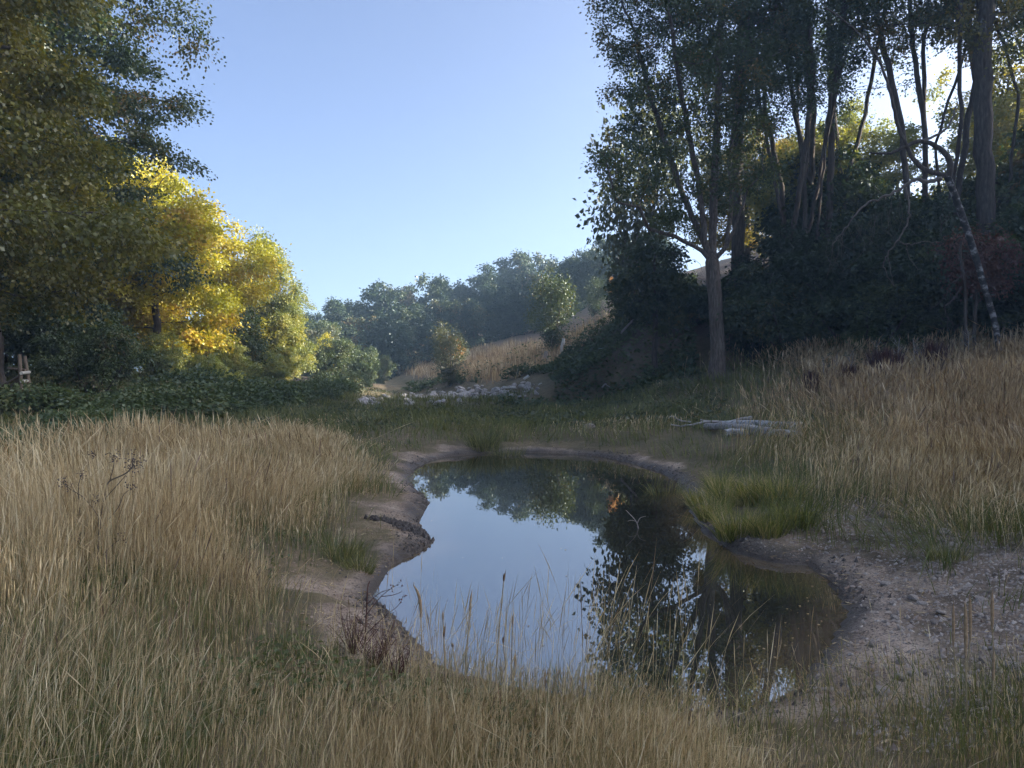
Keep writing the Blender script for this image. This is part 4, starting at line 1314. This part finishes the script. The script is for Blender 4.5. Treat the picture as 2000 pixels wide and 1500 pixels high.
# stones nobody could tell apart
cnt = 0
while cnt < 230:
    x = 1.9 + 3.2 * rng.random(); y = 3.9 + 5.4 * rng.random()
    d = float(poly_sd(np.array([x]), np.array([y]), SHORE)[0])
    if d < 0.12 or d > 2.3:
        continue
    if rng.random() > 0.25 + 0.75 * math.exp(-((d - 1.0) / 0.55) ** 2):
        continue
    s = 0.014 + 0.034 * rng.random() ** 2.2
    br = rng.random() < 0.45
    put_stone(stones_b[int(rng.integers(4))] if br else stones[int(rng.integers(6))], x, y, s,
              'small brown stone on the stony right bank' if br else 'small pale stone on the stony right bank',
              'brown stones on the right bank' if br else 'pale stones on the right bank')
    cnt += 1
for x, y in RUB:
    put_stone(rubbles[int(rng.integers(5))], x, y, 0.10 + 0.26 * rng.random() ** 1.5, 'pale broken rock in the rubble strip beyond the far pool', 'rubble beyond the far pool', 'rubble_stone', sink=0.35)
# gravel and clods too small to count
mb = MB()


def rough_bits(n, fn, s0, s1, flat=0.7):
    x, y = fn(n)
    z = terrain(x, y)
    s = s0 + (s1 - s0) * rng.random(len(x)) ** 2.5
    base = np.array([[1, 0, 0], [-.5, .87, 0], [-.5, -.87, 0], [.3, .1, 1], [-.4, .2, .8]], float)
    tri = np.array([[0, 1, 3], [1, 4, 3], [1, 2, 4], [2, 3, 4], [2, 0, 3]])
    a = rng.random(len(x)) * 6.28
    ca, sa = np.cos(a)[:, None], np.sin(a)[:, None]
    b_ = base[None] * (1 + 0.35 * rng.normal(size=(len(x), 5, 3)))
    Vx = (b_[..., 0] * ca - b_[..., 1] * sa) * s[:, None] + x[:, None]
    Vy = (b_[..., 0] * sa + b_[..., 1] * ca) * s[:, None] * .85 + y[:, None]
    Vz = (b_[..., 2] * flat - 0.15) * s[:, None] + z[:, None]
    V = np.stack([Vx, Vy, Vz], 2).reshape(-1, 3)
    f = (np.arange(len(x))[:, None, None] * 5 + tri[None]).reshape(-1, 3)
    return V, f


def bank_pts(n):
    x = 1.7 + 3.6 * rng.random(n * 3); y = 3.5 + 6.2 * rng.random(n * 3)
    d = poly_sd(x, y, SHORE)
    k = (d > 0.08) & (rng.random(n * 3) < 0.2 + 0.8 * np.exp(-((d - 1.1) / 0.7) ** 2))
    return x[k][:n], y[k][:n]


V, f = rough_bits(9000, bank_pts, 0.005, 0.026)
link('gravel', build_mesh('gravel', V, [f], M['stone']), kind='stuff', label='fine grey gravel scattered over the right bank')
V, f = rough_bits(5000, bank_pts, 0.005, 0.03)
link('gravel', build_mesh('gravel_brown', V, [f], M['stone_brown']), kind='stuff', label='fine brown gravel scattered over the right bank')


def shore_pts(n):
    i = rng.integers(0, len(SHORE), n); t = rng.random(n)[:, None]
    P = SHORE[i] * (1 - t) + SHORE[(i + 1) % len(SHORE)] * t
    P = P + rng.normal(size=P.shape) * 0.16
    d = poly_sd(P[:, 0], P[:, 1], SHORE)
    k = (d > -0.05) & (d < 0.5) & (vnoise(P[:, 0] * 1.6, P[:, 1] * 1.6, 2) > 0.42)
    return P[k, 0], P[k, 1]


V, f = rough_bits(5200, shore_pts, 0.006, 0.034, 0.9)
link('mud', build_mesh('mud_clods', V, [f], M['mud_clod']), kind='stuff', label='dark wet clods of mud along the water edge')


def beach_pts(n):
    i = rng.integers(0, len(SHORE), n); t = rng.random(n)[:, None]
    P = SHORE[i] * (1 - t) + SHORE[(i + 1) % len(SHORE)] * t
    P = P + rng.normal(size=P.shape) * 0.6
    d = poly_sd(P[:, 0], P[:, 1], SHORE)
    k = (d > 0.02) & (d < 1.4) & (vnoise(P[:, 0] * 2.6, P[:, 1] * 2.6, 4) > 0.35)
    return P[k, 0], P[k, 1]


V, f = rough_bits(16000, beach_pts, 0.004, 0.022, 0.7)
link('mud', build_mesh('mud_crumbs', V, [f], M['mud_crumb']), kind='stuff', label='dry crumbs of mud strewn over the bare banks')


x, y = beach_pts(9000)
zl = terrain(x, y) + 0.006
nl = len(x)
V, q, tt = leaf_quads(np.stack([x, y, zl], 1), np.stack([rng.normal(size=nl), rng.normal(size=nl), .12 * rng.normal(size=nl)], 1), np.stack([.25 * rng.normal(size=nl), .25 * rng.normal(size=nl), np.ones(nl)], 1),
                      0.02 + 0.09 * rng.random(nl) ** 2, rng.random(nl) * .8, 0.06, 0.02)
link('litter', build_mesh('straw_litter', V, [q], M['straw'], False, {'tint': tt}), kind='stuff', label='bits of dead straw lying on the bare banks')


def spit_pts(n):
    a = on_plane(735, 1035, 0.05)[:2]; b_ = on_plane(852, 1056, 0.0)[:2]
    t = rng.random(n)
    P = a + (b_ - a) * t[:, None] + rng.normal(size=(n, 2)) * np.array([0.06, 0.05]) * (0.6 + 0.7 * (1 - abs(t[:, None] - .6)))
    return P[:, 0], P[:, 1]


V, f = rough_bits(700, spit_pts, 0.012, 0.045, 1.0)
V[:, 2] = np.maximum(V[:, 2], -0.02) + 0.012
link('mud', build_mesh('mud_spit', V, [f], M['mud_clod']), kind='stuff', label='ridge of dark clods running into the water from the left shore')

# ------------------------------------------------------------------ logs
def log(u0, v0, u1, v1, Y, r0, r1, mat, label, z_off=0.0, bend=0.03, Y1=None, ends=True, name='log', cat='log'):
    A, B = at(u0, v0, Y), at(u1, v1, Y1 or Y)
    n = 9
    ts = np.linspace(0, 1, n)
    pts = A + (B - A) * ts[:, None]
    pts[:, 2] += np.sin(ts * 3.14) * bend + rng.normal(size=n) * 0.006
    pts[:, 1] += rng.normal(size=n) * 0.012
    base = pts.mean(0)
    gz = T1(base[0], base[1])
    e = link(name, None, loc=(base[0], base[1], gz), label=label, cat=cat)
    o_ = np.array([base[0], base[1], gz])
    V, Q = tube(pts - o_, np.linspace(r0, r1, n) * 1.12 * (1 + 0.05 * rng.normal(size=n)), 12)
    link('bark', build_mesh('log_bark', V, [Q], mat, True, {'tint': np.zeros(len(V))}), e)
    for k_, ring in ((0, V[:12]), (1, V[-12:])):
        c_ = ring.mean(0)
        dirn = (pts[0] - pts[1]) if k_ == 0 else (pts[-1] - pts[-2]); dirn /= np.linalg.norm(dirn)
        W = np.concatenate([[c_ + dirn * 0.004], ring + dirn * 0.002])
        j = np.arange(12)
        link('cut_end', build_mesh('log_end', W, [np.stack([np.zeros(12, int), j + 1, (j + 1) % 12 + 1], 1)], M['endgrain'], False, {'tint': np.zeros(13)}), e)
    return e


YA, YB = ground_depth(1410, 838, 12, 40), ground_depth(1560, 842, 12, 40)
log(1408, 829, 1566, 835, YA + .1, .085, .10, M['log_birch'], 'white birch log lying at the back of the log pile', Y1=YB + .15)
YA, YB = ground_depth(1385, 840, 12, 40), ground_depth(1505, 852, 12, 40)
log(1380, 832, 1508, 846, YA, .075, .11, M['log_grey'], 'thick grey log lying slantwise in the middle of the log pile', Y1=YB)
YA = ground_depth(1440, 853, 12, 40)
log(1415, 846, 1462, 847, YA, .075, .075, M['log_birch'], 'short pale log at the front left of the log pile')
YA, YB = ground_depth(1500, 853, 12, 40), ground_depth(1562, 857, 12, 40)
log(1500, 846, 1562, 851, YA - .1, .06, .085, M['log_birch'], 'pale split log at the front right of the log pile', Y1=YB)
YL = ground_depth(1385, 838, 12, 40) - 0.15
BR = at(1400, 828, YL)
mb = MB()
Bz = T1(BR[0], BR[1]); O3 = np.array([BR[0], BR[1], Bz])
L3 = lambda pts, Y: [at(u, v, Y) - O3 for u, v in pts]
curved_tube(mb, L3([(1310, 829), (1330, 832), (1350, 830), (1375, 824), (1395, 824), (1420, 827), (1440, 821), (1468, 816)], YL), 0.015, 0.055, 7, jit=0.006)
curved_tube(mb, L3([(1368, 820), (1385, 823), (1410, 824)], YL + .1), 0.02, 0.03, 6, jit=0.004)
curved_tube(mb, L3([(1306, 818), (1312, 813), (1330, 821), (1350, 824)], YL + .3), 0.012, 0.022, 5, jit=0.004)
link('branch', mb.mesh('log_branch', M['log_grey'], True), loc=O3, label='dark crooked branch lying across the left end of the log pile', cat='branch')


# fallen poles and snags
def stick(pts, Y, r0, r1, mat, label, name='pole', cat='pole', on_ground=None):
    P = [at(u, v, Y) for u, v in pts]
    o_ = np.array([P[0][0], P[0][1], T1(P[0][0], P[0][1])])
    mb = MB(); curved_tube(mb, [p - o_ for p in P], r0, r1, 7, 4, 0.004)
    return link(name, mb.mesh(name, mat, True), loc=o_, label=label, cat=cat)


Ys = ground_depth(1098, 692)
stick([(1098, 698), (1097, 682), (1100, 668), (1101, 661)], Ys, .15, .10, M['white_wood'], 'white bleached dead trunk standing on the green hillside', 'snag', 'snag')
Ys = ground_depth(1067, 706)
stick([(1068, 712), (1066, 698), (1066, 686)], Ys, .22, .12, M['dead'], 'short grey broken stump left of the white snag', 'stump', 'stump')
stick([(1103, 682), (1112, 676), (1122, 671)], ground_depth(1110, 682), .06, .05, M['dead'], 'grey fallen trunk lying beside the white snag')
stick([(1212, 651), (1228, 634), (1246, 615)], ground_depth(1212, 652) - 1.0, .07, .05, M['dead'], 'pale thin trunk leaning up the hill crest beside the oak')
stick([(1023, 741), (1033, 734)], ground_depth(1026, 745) - .5, .09, .08, M['white_wood'], 'short pale log at the foot of the green hillside')
stick([(982, 757), (1008, 757)], ground_depth(995, 762) - .5, .06, .06, M['white_wood'], 'pale straight pole lying at the right end of the rubble')
stick([(552, 778), (607, 779)], 36.0, .035, .03, M['white_wood'], 'long pale pole lying across the valley grass on the left')
stick([(1176, 757), (1182, 750), (1186, 753), (1200, 760)], ground_depth(1190, 765) - .3, .05, .02, M['dead'], 'bleached root lying at the foot of the bare slope')
stick([(1051, 752), (1058, 748)], ground_depth(1055, 756) - .4, .04, .03, M['white_wood'], 'small white splinter of wood on the hillside foot')
# twig standing in the water
mb = MB()
p = on_plane(1247, 1032, 0.0); o_ = np.array([p[0], p[1], 0.0])
tw = lambda pts: [at(u, v, p[1]) - o_ for u, v in pts]
curved_tube(mb, [np.array([0, 0, -.1])] + tw([(1246, 1028), (1240, 1015), (1228, 1002), (1222, 996)]), .008, .003, 5)
curved_tube(mb, tw([(1244, 1024), (1250, 1012), (1262, 1008)]), .005, .002, 4)
curved_tube(mb, tw([(1241, 1018), (1232, 1016), (1226, 1018)]), .004, .002, 4)
link('twig', mb.mesh('twig', M['dead'], True), loc=o_, label='bare forked twig sticking out of the pond near the rushes', cat='twig')

# ------------------------------------------------------------------ wooden ladder at the edge of the left wood
LY = 19.0
lp = at(42, 778, LY)
LB = np.array([lp[0], lp[1], T1(lp[0], lp[1])])
lad = link('wooden_ladder', None, loc=LB, label='wooden ladder of round pale rungs in the dark left wood', cat='ladder')
W = lambda u, v, dy=0.0: at(u, v, LY + dy) - LB
for pts in ([W(43, 785), W(40, 735), W(38, 692)], [W(60, 784, .5), W(55, 740, .5), W(48, 696, .5)]):
    mb = MB(); q = curve_pts(pts, 4); mb.tube(q, np.full(len(q), 0.045), 8); link('rail', mb.mesh('rail', M['rail'], True), lad)
for (u0, v0, u1, v1) in [(44, 779, 63, 776), (43, 762, 57, 761), (42, 745, 54, 744), (41, 729, 57, 727)]:
    mb = MB(); mb.tube(np.array([W(u0, v0, -.08), W((u0 + u1) / 2, (v0 + v1) / 2, .2), W(u1, v1, .5)]), np.full(3, 0.04), 8)
    link('rung', mb.mesh('rung', M['rung'], True), lad)
for pts in ([W(5, 753, .3), W(38, 735, .1)], [W(12, 762, .4), W(39, 740, .2)], [W(16, 719, .3), W(50, 723, .2)]):
    mb = MB(); mb.tube(np.array(pts), np.full(2, 0.035), 7); link('brace', mb.mesh('brace', M['rail'], True), lad)

# ------------------------------------------------------------------ bulrushes in the foreground
def bulrush(u, v_top, v_bot, Y, r, label, mat='bulrush', bend=0.0, lean=0.0, spike=True):
    top, bot = at(u + bend * 14, v_top, Y), at(u, v_bot, Y)
    bx, by = bot[0] + lean, Y + 0.02
    gz = T1(bx, by)
    o_ = np.array([bx, by, gz])
    e = link('bulrush', None, loc=o_, label=label, cat='bulrush')
    mb = MB()
    mid = (bot - o_) * 0.5 + np.array([rng.normal() * .01, 0, 0])
    curved_tube(mb, [np.array([0, 0, -0.03]), mid, bot - o_], 0.0045, 0.003, 5, 4)
    link('stem', mb.mesh('bulrush_stem', M['straw_stem'], True), e)
    mb = MB()
    n = 7; ts = np.linspace(0, 1, n)
    pts = (bot - o_) + (top - bot) * ts[:, None]
    if bend:
        pts[:, 0] = (bot - o_)[0] + (top - bot)[0] * ts ** 3
        pts[-1, 2] -= 0.004
    rad = r * np.array([0.45, 0.85, 1, 1, 0.97, 0.8, 0.35])
    mb.tube(pts, rad, 8)
    if spike:
        mb.tube(np.array([pts[-1], pts[-1] + np.array([0.002, 0, 0.02])]), np.array([0.002, 0.001]), 4)
    link('head', mb.mesh('bulrush_head', M[mat], True), e)


for a in [
    (822, 1142, 1205, 4.3, .0085, 'bulrush with a long curled-over tan head above the near water', 'bulrush_tan', -1.0, .02),
    (918, 1156, 1208, 4.35, .006, 'bulrush with a tall slender head standing before the water', 'bulrush_tan', .25, -.03),
    (984, 1119, 1135, 4.5, .0075, 'tallest bulrush with a short dark head, against bright water', 'bulrush', .2, -.05),
    (867, 1222, 1244, 4.3, .007, 'bulrush with a short brown head, right of the curled one', 'bulrush', .2, .02),
    (865, 1196, 1212, 4.45, .006, 'thin bulrush with a small head just above the short brown one', 'bulrush_tan', 0, .02),
    (884, 1256, 1264, 4.25, .0075, 'bulrush with a stubby drooping head low over the water', 'bulrush', -.2, .03),
    (983, 1243, 1256, 4.35, .007, 'bulrush with a small brown head, below the tallest one', 'bulrush', .1, .0),
    (1001, 1200, 1220, 4.45, .006, 'bulrush with a pale narrow head right of the tallest one', 'bulrush_tan', .1, .0),
    (1006, 1276, 1302, 4.2, .007, 'bulrush with a pale fluffy head in the thick of the near stems', 'bulrush_tan', 0, 0),
    (1862, 1182, 1262, 3.75, .007, 'slim tan bulrush, leftmost before the pale gravel', 'bulrush_tan', 0, .01),
    (1886, 1176, 1285, 3.7, .0085, 'long tan bulrush, thickest of those before the pale gravel', 'bulrush_tan', -.1, .02),
    (1895, 1164, 1250, 3.8, .0075, 'tan bulrush close behind the thickest one before the gravel', 'bulrush_tan', -.1, .01),
    (1938, 1158, 1230, 3.8, .008, 'grey-tan bulrush, rightmost before the pale gravel', 'bulrush_tan', 0, .0),
    (1940, 1270, 1330, 3.6, .007, 'short tan bulrush below the rightmost one', 'bulrush_tan', .1, .0)]:
    bulrush(*a)

# ------------------------------------------------------------------ dried weeds
def weed(name, label, Y, main, branches, heads, r=0.008, matS='weed_stem', matH='weed_head', hr=0.02, hn=26):
    o0 = at(main[0][0], main[0][1], Y)
    o_ = np.array([o0[0], o0[1], T1(o0[0], o0[1])])
    e = link(name, None, loc=o_, label=label, cat='weed')
    P = lambda pts: [at(u, v, Y) - o_ for u, v in pts]
    mb = MB(); curved_tube(mb, [np.array([0, 0, -.03])] + P(main[1:]), r, r * .6, 6, 5); link('stem', mb.mesh('weed_stem', M[matS], True), e)
    for bpts in branches:
        q = P(bpts)
        q = [p_ + np.array([0, rng.normal() * .02, 0]) if i_ else p_ for i_, p_ in enumerate(q)]
        mb = MB(); curved_tube(mb, q, r * .5, r * .25, 5, 4); link('branch', mb.mesh('weed_branch', M[matS], True), e)
    for u, v, k_ in heads:
        c_ = at(u, v, Y) - o_
        n = int(hn * k_)
        mb = MB()
        Pp = c_ + rng.normal(size=(n, 3)) * hr * k_ ** .5
        V, q, tt = leaf_quads(Pp, rng.normal(size=(n, 3)) + np.array([0, 0, .6]), rng.normal(size=(n, 3)), np.full(n, hr * .75), rng.random(n), .45, .25)
        mb.add(V, q, None, tt)
        link('seed_head', mb.mesh('weed_head', M[matH]), e, kind='stuff')


weed('dried_thistle', 'tall dried thistle with branching stems and dark seed heads in the left meadow', 5.6,
     [(188, 1250), (190, 1120), (192, 1060), (198, 1000), (206, 960), (214, 940), (245, 925), (262, 908)],
     [[(192, 1030), (190, 1000), (190, 980)], [(192, 1008), (160, 975), (140, 955), (118, 940)], [(204, 975), (230, 945), (246, 928)], [(194, 1035), (225, 995), (243, 965), (256, 955)],
      [(153, 966), (155, 945), (160, 930)], [(200, 1085), (220, 1065), (238, 1050)], [(172, 1068), (160, 1060), (150, 1052)], [(214, 940), (226, 905), (222, 893)], [(153, 966), (151, 1000), (150, 1020)]],
     [(263, 902, 2.6), (258, 915, 1.4), (191, 978, 1.3), (256, 953, 1.2), (120, 940, 1.0), (239, 1050, 1.2), (151, 1052, 1.3), (222, 893, 1.3), (160, 930, .8), (135, 952, .6), (180, 888, .8)])
weed('dried_weed', 'dark red dried stem with feathery side twigs at the left water edge', 4.9,
     [(712, 1330), (713, 1250), (716, 1190), (718, 1150), (722, 1135)],
     [[(716, 1200), (745, 1165), (780, 1140)], [(717, 1180), (740, 1160), (765, 1150)], [(714, 1240), (750, 1205), (775, 1185), (786, 1170)], [(714, 1225), (700, 1205), (695, 1195)], [(714, 1260), (735, 1235), (742, 1225)],
      [(745, 1165), (768, 1162), (785, 1155)]],
     [(780, 1140, .3), (765, 1150, .3), (786, 1170, .4)], r=.006, matS='weed_red', matH='weed_red', hr=.02, hn=20)
for i, (u, v, lab) in enumerate([(735, 1290, 'purplish dry sprawling weed on the mud below the feathery stem'), (775, 1310, 'purplish dry weed at the near left corner of the water'),
                                 (690, 1275, 'brown dry weed tuft left of the feathery stem')]):
    p = on_plane(u, v, 0.2); mb = MB()
    for _ in range(34):
        a = rng.random() * 6.28; l_ = .12 + .16 * rng.random(); el = .5 + rng.random()
        e1 = np.array([math.cos(a) * l_ * .6, math.sin(a) * l_ * .6, l_ * el])
        curved_tube(mb, [np.zeros(3), e1 * .5 + rng.normal(size=3) * .015, e1], .0025, .001, 3, 3)
        for _k in range(4):
            t = .4 + .6 * rng.random(); s_ = e1 * t
            mb.tube(np.array([s_, s_ + rng.normal(size=3) * .035 + np.array([0, 0, .02])]), np.array([.0014, .0007]), 3)
    link('dry_weed', mb.mesh('dry_weed', M['weed_red']), loc=(p[0], p[1], T1(p[0], p[1]) - .01), label=lab, cat='weed')
# tall thistles and red docks along the top of the right slope
for i, (u, v, Y, h) in enumerate([(1608, 725, 24, .75), (1632, 722, 24.5, .7), (1660, 722, 24, .75), (1695, 720, 24, .7), (1712, 712, 24.5, .9), (1752, 712, 24, .95), (1785, 712, 24, .9), (1800, 715, 24.5, .7), (1890, 690, 24, .9)]):
    x = at(u, v, Y)[0]; z = T1(x, Y)
    o_ = np.array([x, Y, z])
    e = link('thistle', None, loc=o_, label='grey dried thistle along the top of the right slope, %s from the left' % rank([1608, 1632, 1660, 1695, 1712, 1752, 1785, 1800, 1890], u), cat='thistle', group='thistles along the top of the right slope')
    ms, mh = MB(), MB()
    H = h * 1.45
    curved_tube(ms, [np.array([0, 0, -.05]), np.array([.02, 0, H * .5]), np.array([.05 * rng.normal(), 0, H])], .014, .009, 5, 4)
    for _ in range(7):
        t = .5 + .45 * rng.random(); a = rng.random() * 6.28
        s_ = np.array([0, 0, H * t]); e_ = s_ + np.array([math.cos(a) * .2, math.sin(a) * .2, .22])
        ms.tube(np.array([s_, e_]), np.array([.008, .006]), 4)
        Pp = e_ + rng.normal(size=(10, 3)) * .022
        V, q, tt = leaf_quads(Pp, rng.normal(size=(10, 3)), rng.normal(size=(10, 3)), np.full(10, .05), rng.random(10), .45)
        mh.add(V, q, None, tt)
    link('stem', ms.mesh('thistle_stem', M['dead'], True), e); link('seed_heads', mh.mesh('thistle_heads', M['scrub_leaf']), e, kind='stuff')
dock_n = 260
Pd = np.stack([rng.normal(size=dock_n) * .10, rng.normal(size=dock_n) * .10, np.zeros(dock_n)], 1)
V, Q, Tt, tt = blades(Pd, .55 + .6 * rng.random(dock_n), np.full(dock_n, .022), rng.random(dock_n) * 6.28, np.abs(rng.normal(size=dock_n)) * .15, .1 * rng.random(dock_n), rng.random(dock_n), (0, .4, .7), (.3, .7, 1.2))
dock_me = build_mesh('dock', V, [Q, Tt], M['dock'], False, {'tint': tt})
for i, (u, v, Y, s) in enumerate([(1585, 745, 23.5, .8), (1660, 742, 23.5, .8), (1722, 735, 23.5, 1.15), (1735, 738, 23.2, 1.1), (1748, 735, 23.6, .9), (1825, 705, 24, 1.15), (1912, 740, 20, .7), (1958, 725, 20, .6), (1955, 770, 18, .5), (1990, 700, 20, .8)]):
    x = at(u, v, Y)[0]
    link('dock', dock_me, loc=(x, Y, T1(x, Y)), rot=(0, 0, i), scale=s, label='dark red-brown dock stalks on the right slope, %s from the left' % rank([1585, 1660, 1722, 1735, 1748, 1825, 1912, 1958, 1955, 1990], u), cat='dock', group='docks on the right slope')
# orange grass tuft at the left border
p = at(15, 905, 11.5)
tm = tussock_mesh('orange_tuft', 160, .09, .6, M['orange_leaf'], .12, .15, .007)
link('dry_tuft', tm, loc=(p[0], p[1], T1(p[0], p[1])), label='orange dry grass tuft at the left border of the meadow', cat='grass tuft')
# fallen leaves drifting on the pond
lv, lq, lt = leaf_quads(np.zeros((1, 3)), np.array([[1., 0, 0]]), np.array([[0, 0, 1.]]), np.array([.05]), np.array([.7]), .35, .03)
leaf_me = build_mesh('floating_leaf', lv, [lq], M['fallen_leaf'], False, {'tint': lt})
for i in range(90):
    if i < 6:
        u, v = [(927, 942), (903, 1089), (1605, 1215), (1600, 1222), (1640, 1190), (1540, 1190)][i]
    else:
        u, v = (1480 + 160 * rng.random(), 1130 + 150 * rng.random()) if i < 50 else (800 + 750 * rng.random(), 900 + 420 * rng.random())
    p = on_plane(u, v)
    if poly_sd(p[None, 0], p[None, 1], SHORE)[0] > -.12:
        continue
    link('floating_leaf', leaf_me, loc=(p[0], p[1], .004), rot=(0, 0, rng.random() * 6.28), scale=.2 + .5 * rng.random() ** 2, label='small fallen leaf floating on the pond', cat='leaf', group='leaves floating on the pond')

# ------------------------------------------------------------------ air
m, nt, out = mat_new('haze_air')
pv = nt.nodes.new('ShaderNodeVolumePrincipled')
pv.inputs['Color'].default_value = (0.55, 0.79, 1.0, 1)
pv.inputs['Density'].default_value = 0.0018
pv.inputs['Anisotropy'].default_value = 0.3
nt.links.new(pv.outputs[0], out.inputs['Volume'])
x0, x1, y0, y1, z0, z1 = -520, 520, -320, 800, -2.0, 46
V = np.array([(x, y, z) for z in (z0, z1) for y in (y0, y1) for x in (x0, x1)], float)
F = np.array([[0, 2, 3, 1], [4, 5, 7, 6], [0, 1, 5, 4], [2, 6, 7, 3], [0, 4, 6, 2], [1, 3, 7, 5]])
link('haze', build_mesh('haze', V, [F], m), kind='stuff', label='thin blue evening haze filling the valley')
tris = sum(len(me.polygons) for me in bpy.data.meshes)
print('POLYS', tris)
